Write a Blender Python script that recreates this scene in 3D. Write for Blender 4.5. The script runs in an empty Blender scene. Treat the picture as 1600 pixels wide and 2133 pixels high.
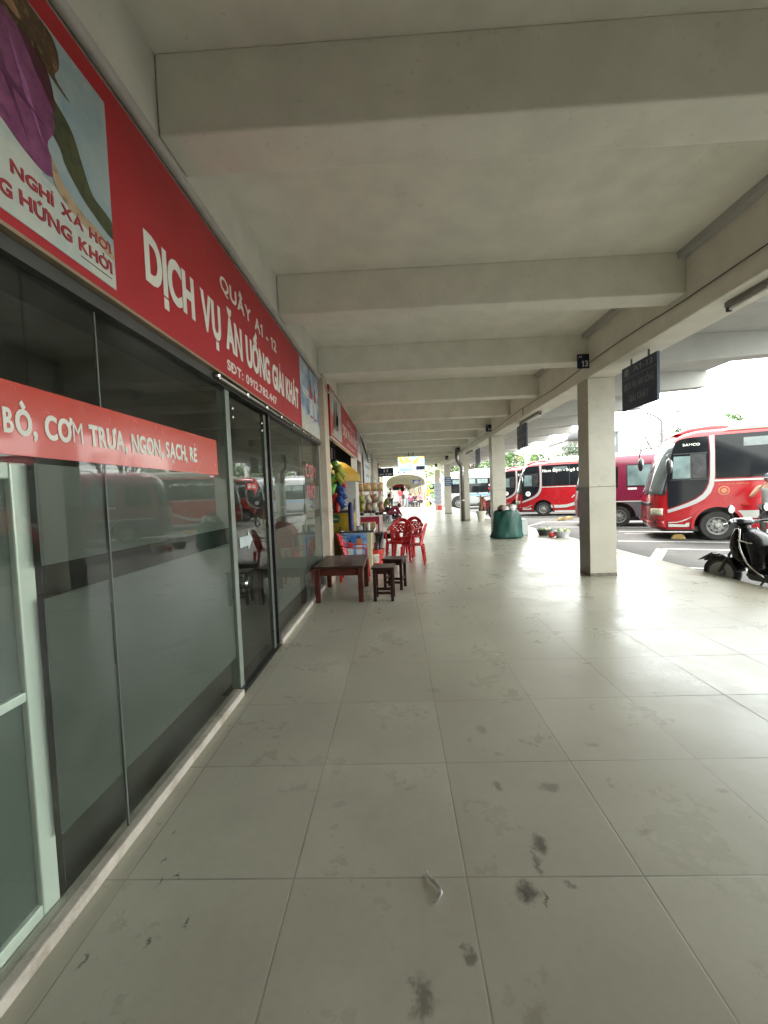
import bpy, bmesh, math, random
from mathutils import Vector, Matrix
random.seed(7)
C = bpy.context.scene.collection
PI = math.pi
R = math.radians
# ---------------------------------------------------------------- camera
cam = bpy.data.cameras.new("camera"); co = bpy.data.objects.new("camera", cam); C.objects.link(co)
cam.sensor_fit = 'VERTICAL'; cam.sensor_height = 36.0; cam.lens = 36.0*854.4/2133.0
cam.clip_start = 0.05; cam.clip_end = 2000
pit, yaw, rol = -0.04539986, -0.03361573, -0.03846547
cy, sy, cp, sp = math.cos(yaw), math.sin(yaw), math.cos(pit), math.sin(pit)
fwd = Vector((sy*cp, cy*cp, sp)); rt = Vector((cy, -sy, 0)); up = rt.cross(fwd)
cr, sr = math.cos(rol), math.sin(rol)
r2 = cr*rt + sr*up; u2 = -sr*rt + cr*up
M4 = Matrix((r2, u2, -fwd)).transposed().to_4x4(); M4.translation = Vector((0, 0, 1.333))
co.matrix_world = M4
bpy.context.scene.camera = co
# ---------------------------------------------------------------- world, sun, exposure
SUN_EL, SUN_AZ = R(62), R(80)       # azimuth measured from +X towards +Y
w = bpy.data.worlds.new("World"); bpy.context.scene.world = w; w.use_nodes = True
nt = w.node_tree; nt.nodes.clear()
wo = nt.nodes.new('ShaderNodeOutputWorld'); bg = nt.nodes.new('ShaderNodeBackground')
sky = nt.nodes.new('ShaderNodeTexSky'); sky.sky_type = 'NISHITA'; sky.sun_disc = False
sky.sun_elevation = SUN_EL; sky.sun_rotation = R(90) - SUN_AZ
sky.air_density = 1.0; sky.dust_density = 2.0
tc = nt.nodes.new('ShaderNodeTexCoord'); mp = nt.nodes.new('ShaderNodeMapping')
mp.inputs['Scale'].default_value = (1.0, 1.0, 3.2)
no = nt.nodes.new('ShaderNodeTexNoise'); no.inputs['Scale'].default_value = 2.3; no.inputs['Detail'].default_value = 7
cr_ = nt.nodes.new('ShaderNodeValToRGB'); cr_.color_ramp.elements[0].position = 0.36; cr_.color_ramp.elements[1].position = 0.62
cr_.color_ramp.elements[0].color = (.45, .45, .45, 1); cr_.color_ramp.elements[1].color = (1, 1, 1, 1)
mx = nt.nodes.new('ShaderNodeMix'); mx.data_type = 'RGBA'
mx.inputs['B'].default_value = (10.6, 11.0, 10.1, 1)
nt.links.new(tc.outputs['Generated'], mp.inputs['Vector']); nt.links.new(mp.outputs[0], no.inputs['Vector'])
nt.links.new(no.outputs['Fac'], cr_.inputs[0]); nt.links.new(cr_.outputs[0], mx.inputs['Factor'])
nt.links.new(sky.outputs[0], mx.inputs['A']); nt.links.new(mx.outputs['Result'], bg.inputs['Color'])
bg.inputs['Strength'].default_value = 0.086
nt.links.new(bg.outputs[0], wo.inputs[0])
sun = bpy.data.lights.new("sun", 'SUN'); so = bpy.data.objects.new("sun", sun); C.objects.link(so)
sun.energy = 0.8; sun.angle = R(24); sun.color = (1, .97, .92)
sd = Vector((math.cos(SUN_EL)*math.cos(SUN_AZ), math.cos(SUN_EL)*math.sin(SUN_AZ), math.sin(SUN_EL)))
so.rotation_euler = sd.to_track_quat('Z', 'Y').to_euler(); so.location = (20, 20, 30)
vs = bpy.context.scene.view_settings
vs.view_transform = 'Standard'; vs.look = 'None'; vs.gamma = 1; vs.exposure = 3.5
# ---------------------------------------------------------------- material helpers
MATS = {}
def nodes(name):
    m = bpy.data.materials.new(name); m.use_nodes = True
    return m, m.node_tree, m.node_tree.nodes['Principled BSDF']
def noise(t, scale, detail=4, vec=None, rough=.55):
    n = t.nodes.new('ShaderNodeTexNoise'); n.inputs['Scale'].default_value = scale
    n.inputs['Detail'].default_value = detail; n.inputs['Roughness'].default_value = rough
    if vec is None:
        tcn = t.nodes.new('ShaderNodeTexCoord'); vec = tcn.outputs['Object']
    t.links.new(vec, n.inputs['Vector']); return n
def ramp(t, fac, a, b, ca=(0, 0, 0, 1), cb=(1, 1, 1, 1)):
    r = t.nodes.new('ShaderNodeValToRGB'); e = r.color_ramp.elements
    e[0].position = a; e[1].position = b; e[0].color = ca; e[1].color = cb
    t.links.new(fac, r.inputs[0]); return r.outputs[0]
def mixc(t, fac, a, b, mode='MIX'):
    m = t.nodes.new('ShaderNodeMix'); m.data_type = 'RGBA'; m.blend_type = mode
    for s, v in ((m.inputs['Factor'], fac), (m.inputs['A'], a), (m.inputs['B'], b)):
        if hasattr(v, 'is_linked') or hasattr(v, 'links'): t.links.new(v, s)
        else: s.default_value = v if isinstance(v, (int, float)) else (tuple(v) + (1,))[:4]
    return m.outputs['Result']
def math_(t, op, a, b=None, c=None):
    m = t.nodes.new('ShaderNodeMath'); m.operation = op
    for i, v in enumerate((a, b, c)):
        if v is None: continue
        if isinstance(v, (int, float)): m.inputs[i].default_value = v
        else: t.links.new(v, m.inputs[i])
    return m.outputs[0]
def bump(t, b, h, strength=.2, dist=.01):
    n = t.nodes.new('ShaderNodeBump'); n.inputs['Strength'].default_value = strength; n.inputs['Distance'].default_value = dist
    t.links.new(h, n.inputs['Height']); t.links.new(n.outputs[0], b.inputs['Normal'])
def pm(name, rgb, rough=.6, metal=0, var=.12, scale=6, bmp=0, coat=0, bscale=60, emis=0, dirt=0, spec=None):
    if name in MATS: return MATS[name]
    m, t, b = nodes(name)
    b.inputs['Roughness'].default_value = rough; b.inputs['Metallic'].default_value = metal
    if spec is not None: b.inputs['Specular IOR Level'].default_value = spec
    if coat: b.inputs['Coat Weight'].default_value = coat; b.inputs['Coat Roughness'].default_value = .06
    n = noise(t, scale)
    lo = [c*(1-var) for c in rgb]; hi = [min(1, c*(1+var)) for c in rgb]
    col = mixc(t, ramp(t, n.outputs['Fac'], .3, .7), lo, hi)
    if dirt:
        n2 = noise(t, scale*.35+1.2, 8, rough=.7)
        col = mixc(t, math_(t, 'MULTIPLY', ramp(t, n2.outputs['Fac'], .52, .72), dirt), col, (rgb[0]*.45, rgb[1]*.4, rgb[2]*.32))
    t.links.new(col, b.inputs['Base Color'])
    if rough > .12:
        n3 = noise(t, scale*3)
        t.links.new(math_(t, 'ADD', math_(t, 'MULTIPLY', n3.outputs['Fac'], .16), rough-.08), b.inputs['Roughness'])
    if bmp:
        n4 = noise(t, bscale, 6); bump(t, b, n4.outputs['Fac'], bmp)
    if emis:
        b.inputs['Emission Color'].default_value = (*rgb, 1); b.inputs['Emission Strength'].default_value = emis
    MATS[name] = m; return m
# ---------------------------------------------------------------- mesh helpers
class MB:
    def __init__(s): s.bm = bmesh.new()
    def box(s, x0, x1, y0, y1, z0, z1):
        v = [s.bm.verts.new(p) for p in ((x0,y0,z0),(x1,y0,z0),(x1,y1,z0),(x0,y1,z0),(x0,y0,z1),(x1,y0,z1),(x1,y1,z1),(x0,y1,z1))]
        for f in ((0,3,2,1),(4,5,6,7),(0,1,5,4),(1,2,6,5),(2,3,7,6),(3,0,4,7)): s.bm.faces.new([v[i] for i in f])
        return s
    def tube(s, pts, r, seg=8, cap=True):
        pts = [Vector(p) for p in pts]; n = len(pts)
        rs = r if isinstance(r, (list, tuple)) else [r]*n
        rings = []; ref = None
        for i, p in enumerate(pts):
            d = (pts[min(i+1, n-1)] - pts[max(i-1, 0)]).normalized()
            if ref is None:
                ref = Vector((0, 0, 1)) if abs(d.z) < .9 else Vector((1, 0, 0))
            a = (ref - d*ref.dot(d)).normalized(); b = d.cross(a); ref = a
            rings.append([s.bm.verts.new(p + (a*math.cos(2*PI*k/seg) + b*math.sin(2*PI*k/seg))*rs[i]) for k in range(seg)])
        for i in range(n-1):
            for k in range(seg):
                s.bm.faces.new((rings[i][k], rings[i][(k+1) % seg], rings[i+1][(k+1) % seg], rings[i+1][k]))
        if cap:
            s.bm.faces.new(rings[0][::-1]); s.bm.faces.new(rings[-1])
        return s
    def lathe(s, prof, c=(0, 0, 0), seg=20, ax=2, a0=0, cap=True):
        c = Vector(c); rings = []
        for r_, h in prof:
            ring = []
            for k in range(seg):
                a = 2*PI*k/seg + a0; p = [r_*math.cos(a), r_*math.sin(a)]
                v = [0, 0, 0]; v[ax] = h; v[(ax+1) % 3] = p[0]; v[(ax+2) % 3] = p[1]
                ring.append(s.bm.verts.new(c + Vector(v)))
            rings.append(ring)
        for i in range(len(rings)-1):
            for k in range(seg): s.bm.faces.new((rings[i][k], rings[i][(k+1) % seg], rings[i+1][(k+1) % seg], rings[i+1][k]))
        if cap: s.bm.faces.new(rings[0][::-1]); s.bm.faces.new(rings[-1])
        return s
    def prism(s, poly, a, b, f):
        """poly of 2D points, extruded from a to b; f(u, v, w) -> 3D"""
        A = [s.bm.verts.new(f(u, v, a)) for u, v in poly]; B = [s.bm.verts.new(f(u, v, b)) for u, v in poly]
        n = len(poly); s.bm.faces.new(A[::-1]); s.bm.faces.new(B)
        for i in range(n): s.bm.faces.new((A[i], A[(i+1) % n], B[(i+1) % n], B[i]))
        return s
    def grid(s, f, nu, nv, skip=None):
        V = [[s.bm.verts.new(f(i/nu, j/nv)) for j in range(nv+1)] for i in range(nu+1)]
        for i in range(nu):
            for j in range(nv):
                if skip and skip(i, j): continue
                s.bm.faces.new((V[i][j], V[i+1][j], V[i+1][j+1], V[i][j+1]))
        return s
    def loft(s, rings, cap=True):
        Rg = [[s.bm.verts.new(p) for p in r] for r in rings]; n = len(Rg[0])
        for i in range(len(Rg)-1):
            for k in range(n): s.bm.faces.new((Rg[i][k], Rg[i][(k+1) % n], Rg[i+1][(k+1) % n], Rg[i+1][k]))
        if cap: s.bm.faces.new(Rg[0][::-1]); s.bm.faces.new(Rg[-1])
        return s
    def ball(s, c, r, sc=(1, 1, 1), u=14, v=9, f=None):
        m = Matrix.Translation(c) @ Matrix.Diagonal((r*sc[0], r*sc[1], r*sc[2], 1))
        g = bmesh.ops.create_uvsphere(s.bm, u_segments=u, v_segments=v, radius=1)
        for vv in g['verts']:
            if f: vv.co = f(vv.co)
            vv.co = m @ vv.co
        return s
    def obj(s, name, mat, parent=None, bev=0, smooth=False, loc=None, solid=0, sub=0, keep=False):
        bmesh.ops.recalc_face_normals(s.bm, faces=s.bm.faces)
        me = bpy.data.meshes.new(name); s.bm.to_mesh(me)
        if not keep: s.bm.free()
        o = bpy.data.objects.new(name, me); C.objects.link(o)
        if mat: me.materials.append(mat)
        if smooth:
            for p in me.polygons: p.use_smooth = True
        if solid:
            q = o.modifiers.new('solid', 'SOLIDIFY'); q.thickness = solid; q.offset = 0
        if sub:
            q = o.modifiers.new('sub', 'SUBSURF'); q.levels = sub; q.render_levels = sub
        if bev:
            q = o.modifiers.new('bev', 'BEVEL'); q.width = bev; q.segments = 2; q.limit_method = 'ANGLE'; q.angle_limit = R(40)
        if parent: o.parent = parent
        if loc: o.location = loc
        return o
def tag(o, label=None, cat=None, group=None, kind=None):
    if label: o['label'] = label
    if cat: o['category'] = cat
    if group: o['group'] = group
    if kind: o['kind'] = kind
    return o
def thing(name, label, cat, loc=(0, 0, 0), rz=0, group=None):
    o = bpy.data.objects.new(name, None); C.objects.link(o); o.empty_display_size = .1
    o.location = loc; o.rotation_euler = (0, 0, rz)
    return tag(o, label, cat, group)
def kids(o): return [c for c in bpy.data.objects if c.parent == o]
def copy_tree(o, parent=None):
    c = o.copy(); C.objects.link(c); c.parent = parent
    for ch in kids(o): copy_tree(ch, c)
    return c
def dup(root, label, loc=None, rz=None, group=None):
    c = copy_tree(root); c['label'] = label
    if loc is not None: c.location = loc
    if rz is not None: c.rotation_euler = (0, 0, rz)
    if group: c['group'] = group
    return c
import unicodedata
GL = {}
def glyph(ch):
    """outline of one plain character as closed loops, in em units"""
    if ch in GL: return GL[ch]
    cu = bpy.data.curves.new('glyph', 'FONT'); cu.body = ch; cu.size = 1; cu.resolution_u = 3
    to = bpy.data.objects.new('glyph', cu); C.objects.link(to)
    dg = bpy.context.evaluated_depsgraph_get(); c2 = to.evaluated_get(dg).to_curve(dg)
    loops = []
    for sp in c2.splines:
        B = sp.bezier_points; n = len(B); P = []
        for i in range(n):
            a, b = B[i], B[(i+1) % n]; dirs = (b.co-a.co)
            lin = abs((a.handle_right-a.co).cross(dirs).z) < 1e-5 and abs((b.handle_left-b.co).cross(dirs).z) < 1e-5
            for k in range(1 if lin else 4):
                t = k/4; P.append(((1-t)**3*a.co + 3*(1-t)**2*t*a.handle_right + 3*(1-t)*t*t*b.handle_left + t**3*b.co).to_2d())
        Q = []
        for p in P:
            if not Q or (p-Q[-1]).length > 1e-5: Q.append(p)
        if len(Q) > 2 and (Q[0]-Q[-1]).length < 1e-5: Q.pop()
        if len(Q) > 2: loops.append(Q)
    C.objects.unlink(to); bpy.data.objects.remove(to); bpy.data.curves.remove(cu)
    GL[ch] = loops; return loops
def text(body, name, mat, parent, org, right, upv, width=None, height=.1, align='LEFT', ext=.002, bold=0.0, shear=0, xs=None):
    """writing laid on a plane: org = start, middle or end of the baseline, height = cap height"""
    loops = []; pen = 0.0
    for c in body:
        if c == ' ': pen += .38; continue
        base, marks = c, ''
        if c in 'Đđ': base = 'D' if c == 'Đ' else 'd'
        else:
            d_ = unicodedata.normalize('NFD', c); base, marks = d_[0], d_[1:]
        G = glyph(base); x0 = min(p.x for L in G for p in L); x1 = max(p.x for L in G for p in L); top = max(p.y for L in G for p in L)
        if base == 'i' and marks and any(m != '\u0323' for m in marks): G = [L for L in G if min(p.y for p in L) < .3]; top = max(p.y for L in G for p in L)
        if c == '1': pen += .10
        O = Vector((pen-x0, 0)); loops += [[p+O for p in L] for L in G]; cx = pen + (x1-x0)/2; wd = x1-x0
        add = lambda pts: loops.append([Vector(p) for p in pts])
        st = .075 + bold*.3; z = top + .07
        def bar(ax, ay, bx, by, w_=st*.55):
            d2 = Vector((bx-ax, by-ay)); n2 = Vector((-d2.y, d2.x)).normalized()*w_/1.0
            add([(ax-n2.x, ay-n2.y), (bx-n2.x, by-n2.y), (bx+n2.x, by+n2.y), (ax+n2.x, ay+n2.y)])
        if c == 'Đ': add([(pen-.06, .33), (pen+.22, .33), (pen+.22, .41), (pen-.06, .41)])
        if c == 'đ': add([(pen+wd-.20, .60), (pen+wd+.06, .60), (pen+wd+.06, .66), (pen+wd-.20, .66)])
        for m in marks:
            if m == '\u0323': add([(cx-.055, -.21), (cx+.055, -.21), (cx+.055, -.10), (cx-.055, -.10)])
            elif m == '\u0302': bar(cx-.14, z, cx, z+.11); bar(cx, z+.11, cx+.14, z); z += .10
            elif m == '\u0306':
                A = [(cx+.13*math.cos(R(a)), z+.13+.12*math.sin(R(a))) for a in range(180, 361, 20)]; B = [(cx+.075*math.cos(R(a)), z+.13+.06*math.sin(R(a))) for a in range(360, 179, -20)]; add(A+B)
            elif m == '\u0301':
                dx = .10 if z > top+.1 else 0; bar(cx-.03+dx, z, cx+.08+dx, z+.13)
            elif m == '\u0300': bar(cx+.05, z, cx-.07, z+.13)
            elif m == '\u0309':
                A = [(cx+.07*math.cos(R(a)), z+.12+.06*math.sin(R(a))) for a in range(170, -61, -23)]; B = [(cx+.02*math.cos(R(a)), z+.12+.01*math.sin(R(a))) for a in range(-60, 171, 46)]; add(A+[(cx+.02, z-.01), (cx-.025, z-.01)]+B)
            elif m == '\u031b':
                xr = pen+wd; add([(xr-.06, top-.10), (xr+.01, top-.07), (xr+.045, top-.01), (xr+.04, top+.06), (xr+.11, top+.06), (xr+.12, top-.02), (xr+.08, top-.10), (xr-.01, top-.16)])
        if c == '1': bar(cx-.01, top-.05, cx-.15, top-.16, .045)
        pen += wd + .085 + bold*1.0 + (.05 if c == '1' else 0)
        if '\u031b' in marks: pen += .03
    if shear: loops = [[Vector((p.x+p.y*shear, p.y)) for p in L] for L in loops]
    k = height/.729
    x0 = min(p.x for L in loops for p in L); x1 = max(p.x for L in loops for p in L)
    kx = width/(x1-x0) if width else k*(xs or 1)
    off = {'LEFT': x0, 'CENTER': (x0+x1)/2, 'RIGHT': x1}[align]
    area = lambda L: sum(L[i].x*L[(i+1) % len(L)].y - L[(i+1) % len(L)].x*L[i].y for i in range(len(L)))/2
    loops = [[Vector(((p.x-off)*kx, p.y*k)) for p in L] for L in loops]
    def crosses(L):
        n = len(L)
        from mathutils.geometry import intersect_line_line_2d as X2
        for i in range(n):
            for q in range(i+2, n):
                if i == 0 and q == n-1: continue
                if X2(L[i], L[(i+1) % n], L[q], L[(q+1) % n]): return True
        return False
    def grow(L, d, sg):
        for dd in (d, d*.7, d*.45, d*.25):
            out = []; n = len(L)
            for i in range(n):
                a = (L[i]-L[i-1]).normalized(); b = (L[(i+1) % n]-L[i]).normalized()
                na = Vector((a.y, -a.x)); nb = Vector((b.y, -b.x)); m = (na+nb)
                if m.length < .3: m = na; q = 1
                else: m = m.normalized(); q = min(1.6, 1/max(.4, m.dot(na)))
                out.append(L[i] + m*dd*q*sg)
            if not crosses(out): return out
        return L
    def inside(p, L):
        c = False; n = len(L)
        for i in range(n):
            a, b = L[i], L[(i+1) % n]
            if (a.y > p.y) != (b.y > p.y) and p.x < (b.x-a.x)*(p.y-a.y)/(b.y-a.y)+a.x: c = not c
        return c
    def within(L, K): return all(inside(p, K) for p in L[::max(1, len(L)//7)])
    d = bold*height; L2 = []
    for L in loops:
        hole = sum(1 for K in loops if K is not L and within(L, K)) % 2 == 1
        sg = 1 if area(L) > 0 else -1
        L2.append((not hole, L, grow(L, d, -sg if hole else sg)))
    right = Vector(right).normalized(); upv = Vector(upv).normalized(); nrm = right.cross(upv); org = Vector(org)
    from mathutils.geometry import tessellate_polygon
    bm = bmesh.new(); idx = 0
    for o_, raw, L in L2:
        if not o_: continue
        hs = [l for oo, r_, l in L2 if not oo and within(r_, raw)]
        e = ext + (idx % 3)*.00025; idx += 1
        allp = [L]+hs; flat = [p for l in allp for p in l]
        W = lambda p, z: org + right*p.x + upv*p.y + nrm*z
        T = [bm.verts.new(W(p, e)) for p in flat]; Bt = [bm.verts.new(W(p, 0)) for p in flat]
        for tri in tessellate_polygon([[p.to_3d() for p in l] for l in allp]):
            try: f_ = bm.faces.new([T[i] for i in tri])
            except ValueError: continue
            f_.normal_update()
            if f_.normal.dot(nrm) < 0: f_.normal_flip()
        s0 = 0
        for l in allp:
            n = len(l)
            for i in range(n): bm.faces.new((Bt[s0+i], Bt[s0+(i+1) % n], T[s0+(i+1) % n], T[s0+i]))
            s0 += n
    me = bpy.data.meshes.new(name); bm.to_mesh(me); bm.free(); me.materials.append(mat)
    o = bpy.data.objects.new(name, me); C.objects.link(o)
    if parent: o.parent = parent
    return o
def flatpoly(name, pts, mat, parent, f, t0=0, t1=.002):
    m = MB(); m.prism(pts, t0, t1, f); return m.obj(name, mat, parent)
def hermite(pts, n=6):
    out = []; P = [Vector(p) for p in pts]
    for i in range(len(P)-1):
        p0 = P[max(i-1, 0)]; p1 = P[i]; p2 = P[i+1]; p3 = P[min(i+2, len(P)-1)]
        for k in range(n):
            t = k/n
            out.append(.5*((2*p1) + (-p0+p2)*t + (2*p0-5*p1+4*p2-p3)*t*t + (-p0+3*p1-3*p2+p3)*t**3))
    out.append(P[-1]); return out
XF = lambda x: (lambda u, v, w: Vector((x+w, u, v)))       # polygon in (Y, Z), extruded towards +X
YF = lambda y: (lambda u, v, w: Vector((u, y-w, v)))       # polygon in (X, Z), extruded towards -Y
# ---------------------------------------------------------------- materials of the place
def tile_floor():
    m, t, b = nodes('platform_tiles')
    tcn = t.nodes.new('ShaderNodeTexCoord'); sep = t.nodes.new('ShaderNodeSeparateXYZ')
    t.links.new(tcn.outputs['Object'], sep.inputs[0])
    fx = math_(t, 'DIVIDE', math_(t, 'ADD', sep.outputs[0], .4102+6.0), .6)
    fy = math_(t, 'DIVIDE', math_(t, 'ADD', sep.outputs[1], -1.3621+30.0), .6)
    def edge(f, wd):
        d = math_(t, 'ABSOLUTE', math_(t, 'SUBTRACT', math_(t, 'FRACT', math_(t, 'ADD', f, .5)), .5))
        r = t.nodes.new('ShaderNodeMapRange'); r.interpolation_type = 'SMOOTHSTEP'
        r.inputs['From Min'].default_value = wd*.5; r.inputs['From Max'].default_value = wd*1.5
        r.inputs['To Min'].default_value = 1; r.inputs['To Max'].default_value = 0
        t.links.new(d, r.inputs['Value']); return r.outputs[0]
    g = math_(t, 'MAXIMUM', edge(fx, .005), edge(fy, .005))
    fade = noise(t, 1.7, 3); fv = ramp(t, fade.outputs['Fac'], .33, .6, (.35, .35, .35, 1))
    g = math_(t, 'MULTIPLY', g, fv)
    comb = t.nodes.new('ShaderNodeCombineXYZ')
    t.links.new(math_(t, 'FLOOR', fx), comb.inputs[0]); t.links.new(math_(t, 'FLOOR', fy), comb.inputs[1])
    wn = t.nodes.new('ShaderNodeTexWhiteNoise'); wn.noise_dimensions = '2D'; t.links.new(comb.outputs[0], wn.inputs['Vector'])
    base = mixc(t, wn.outputs['Value'], (.37, .355, .285), (.45, .435, .355))
    n1 = noise(t, 1.1, 5); base = mixc(t, ramp(t, n1.outputs['Fac'], .36, .74), base, (.31, .285, .225))
    n2 = noise(t, 7, 6, rough=.55); base = mixc(t, math_(t, 'MULTIPLY', ramp(t, n2.outputs['Fac'], .3, .9), .10), base, (.22, .20, .165))
    n3 = noise(t, 26, 8, rough=.75); base = mixc(t, math_(t, 'MULTIPLY', ramp(t, n3.outputs['Fac'], .45, .75), .16), base, (.20, .185, .155))
    # scuffed stains, each at its own place on the floor
    nd = t.nodes.new('ShaderNodeTexNoise'); nd.inputs['Scale'].default_value = 16; nd.inputs['Detail'].default_value = 6; nd.inputs['Roughness'].default_value = .75
    t.links.new(tcn.outputs['Object'], nd.inputs['Vector'])
    va = t.nodes.new('ShaderNodeVectorMath'); va.operation = 'MULTIPLY_ADD'
    va.inputs[1].default_value = (.11, .11, 0); t.links.new(nd.outputs['Color'], va.inputs[0]); t.links.new(tcn.outputs['Object'], va.inputs[2])
    acc = None
    for (sx, sy_, rx, ry, st) in ((.485, 1.49, .028, .045, .9), (.45, 1.41, .012, .05, .7), (.38, 1.31, .036, .038, .95), (.43, 1.28, .008, .03, .9), (.16, 1.12, .018, .022, .75), (.15, 1.15, .01, .012, .6),
                                  (.02, 1.02, .03, .05, .75), (-.01, 1.06, .014, .014, .6), (.63, 1.79, .045, .03, .55), (.40, 1.80, .018, .04, .6), (.53, 1.33, .016, .014, .6), (.9, 1.55, .03, .02, .4),
                                  (.96, 2.09, .04, .02, .35), (.42, 2.24, .03, .05, .4), (-.81, 1.16, .010, .014, .95), (-.83, 1.365, .014, .008, .95), (-.72, 1.22, .005, .02, .9),
                                  (-.97, 1.11, .006, .02, .9), (-.92, 1.44, .008, .008, .8), (-.89, 1.36, .005, .025, .95), (-.95, 1.56, .007, .007, .8), (-.9, 2.15, .01, .01, .6), (.3, .99, .03, .03, .35),
                                  (.2, 2.7, .04, .03, .3), (1.35, 1.75, .03, .02, .35), (.1, 3.3, .05, .03, .25), (1.6, 2.6, .06, .03, .3), (-.3, 1.7, .03, .02, .2)):
        vm = t.nodes.new('ShaderNodeVectorMath'); vm.operation = 'SUBTRACT'; vm.inputs[1].default_value = (sx+.055, sy_+.055, 0)
        t.links.new(va.outputs[0], vm.inputs[0])
        v2 = t.nodes.new('ShaderNodeVectorMath'); v2.operation = 'MULTIPLY'; v2.inputs[1].default_value = (1/rx, 1/ry, 0); t.links.new(vm.outputs[0], v2.inputs[0])
        v3 = t.nodes.new('ShaderNodeVectorMath'); v3.operation = 'LENGTH'; t.links.new(v2.outputs[0], v3.inputs[0])
        r = t.nodes.new('ShaderNodeMapRange'); r.interpolation_type = 'SMOOTHSTEP'
        r.inputs['From Min'].default_value = .35; r.inputs['From Max'].default_value = 1.35; r.inputs['To Min'].default_value = st; r.inputs['To Max'].default_value = 0
        t.links.new(v3.outputs['Value'], r.inputs['Value'])
        acc = r.outputs[0] if acc is None else math_(t, 'MAXIMUM', acc, r.outputs[0])
    base = mixc(t, math_(t, 'MULTIPLY', acc, .85), base, (.055, .045, .042))
    base = mixc(t, math_(t, 'MULTIPLY', g, .55), base, (.09, .085, .07))
    t.links.new(base, b.inputs['Base Color'])
    n5 = noise(t, 2.3, 6, rough=.65); n6 = noise(t, 22, 6)
    rg = math_(t, 'ADD', math_(t, 'MULTIPLY', ramp(t, n5.outputs['Fac'], .3, .75), .16), .18)
    rg = math_(t, 'ADD', rg, math_(t, 'MULTIPLY', n6.outputs['Fac'], .12))
    rg = math_(t, 'ADD', rg, math_(t, 'MULTIPLY', g, .4)); t.links.new(rg, b.inputs['Roughness'])
    nb = noise(t, 5.5, 6, rough=.6)
    h = math_(t, 'SUBTRACT', math_(t, 'MULTIPLY', nb.outputs['Fac'], .5), math_(t, 'MULTIPLY', g, .35))
    bump(t, b, h, .32, .006)
    b.inputs['Specular IOR Level'].default_value = .36
    return m
def painted(name, rgb, stain=(.25, .2, .13), amt=.6, rough=.8, ss=1.3):
    m, t, b = nodes(name)
    n = noise(t, 3.5, 6); col = mixc(t, ramp(t, n.outputs['Fac'], .35, .68), [c*.92 for c in rgb], [c*1.04 for c in rgb])
    n2 = noise(t, ss, 9, rough=.72); col = mixc(t, math_(t, 'MULTIPLY', ramp(t, n2.outputs['Fac'], .60, .74), amt), col, stain)
    n3 = noise(t, 25, 5); col = mixc(t, math_(t, 'MULTIPLY', ramp(t, n3.outputs['Fac'], .64, .7), .25), col, [c*.55 for c in rgb])
    t.links.new(col, b.inputs['Base Color']); b.inputs['Roughness'].default_value = rough
    nb = noise(t, 70, 5); nc = noise(t, 6, 4)
    bump(t, b, math_(t, 'ADD', math_(t, 'MULTIPLY', nb.outputs['Fac'], .3), nc.outputs['Fac']), .22, .008)
    return m
def glass(name, tint, refl_rough=.015, film=None, film_amt=0):
    m = bpy.data.materials.new(name); m.use_nodes = True; t = m.node_tree; t.nodes.clear()
    out = t.nodes.new('ShaderNodeOutputMaterial'); fr = t.nodes.new('ShaderNodeFresnel'); fr.inputs['IOR'].default_value = 1.5
    tr = t.nodes.new('ShaderNodeBsdfTransparent'); tr.inputs['Color'].default_value = (*tint, 1)
    gl = t.nodes.new('ShaderNodeBsdfGlossy'); gl.inputs['Roughness'].default_value = refl_rough
    n = noise(t, 4, 5)
    base = tr.outputs[0]
    df = t.nodes.new('ShaderNodeBsdfDiffuse'); mx = t.nodes.new('ShaderNodeMixShader')
    if film:
        t.links.new(mixc(t, ramp(t, n.outputs['Fac'], .3, .7), [c*.93 for c in film], [c*1.05 for c in film]), df.inputs['Color'])
        mx.inputs[0].default_value = film_amt
    else:
        df.inputs['Color'].default_value = (.5, .5, .48, 1); t.links.new(math_(t, 'MULTIPLY', ramp(t, n.outputs['Fac'], .4, .9), .05), mx.inputs[0])
    t.links.new(base, mx.inputs[1]); t.links.new(df.outputs[0], mx.inputs[2]); base = mx.outputs[0]
    geo = t.nodes.new('ShaderNodeNewGeometry'); fac = math_(t, 'MULTIPLY', fr.outputs[0], math_(t, 'SUBTRACT', 1, geo.outputs['Backfacing']))
    m2 = t.nodes.new('ShaderNodeMixShader'); t.links.new(fac, m2.inputs[0])
    t.links.new(base, m2.inputs[1]); t.links.new(gl.outputs[0], m2.inputs[2]); t.links.new(m2.outputs[0], out.inputs[0])
    return m
M = {}
M['floor'] = tile_floor()
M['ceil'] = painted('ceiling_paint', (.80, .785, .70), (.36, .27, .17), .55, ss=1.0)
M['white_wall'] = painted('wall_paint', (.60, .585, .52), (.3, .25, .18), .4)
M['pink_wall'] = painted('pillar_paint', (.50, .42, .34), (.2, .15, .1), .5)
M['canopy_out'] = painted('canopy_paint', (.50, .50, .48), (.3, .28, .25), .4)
M['coltile'] = pm('column_tiles', (.46, .43, .355), .30, var=.07, scale=3, dirt=.3, bmp=.03, bscale=30)
M['glass'] = glass('shop_glass', (.90, .935, .905))
M['frost'] = glass('frosted_film', (.5, .6, .54), .34, (.085, .09, .082), .82)
M['alu'] = pm('aluminium', (.55, .56, .54), .35, .7, bmp=.02)
M['dark_steel'] = pm('dark_steel', (.09, .09, .085), .4, .6)
M['chrome'] = pm('chrome', (.75, .76, .76), .12, 1, var=.03)
M['red'] = pm('sign_red', (.36, .008, .016), .5, var=.10, scale=2, dirt=.12, bmp=.03, bscale=8)
M['red2'] = pm('banner_red', (.50, .045, .025), .25, var=.06, coat=.4)
M['signwhite'] = pm('sign_white', (.66, .66, .60), .5, var=.04)
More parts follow.
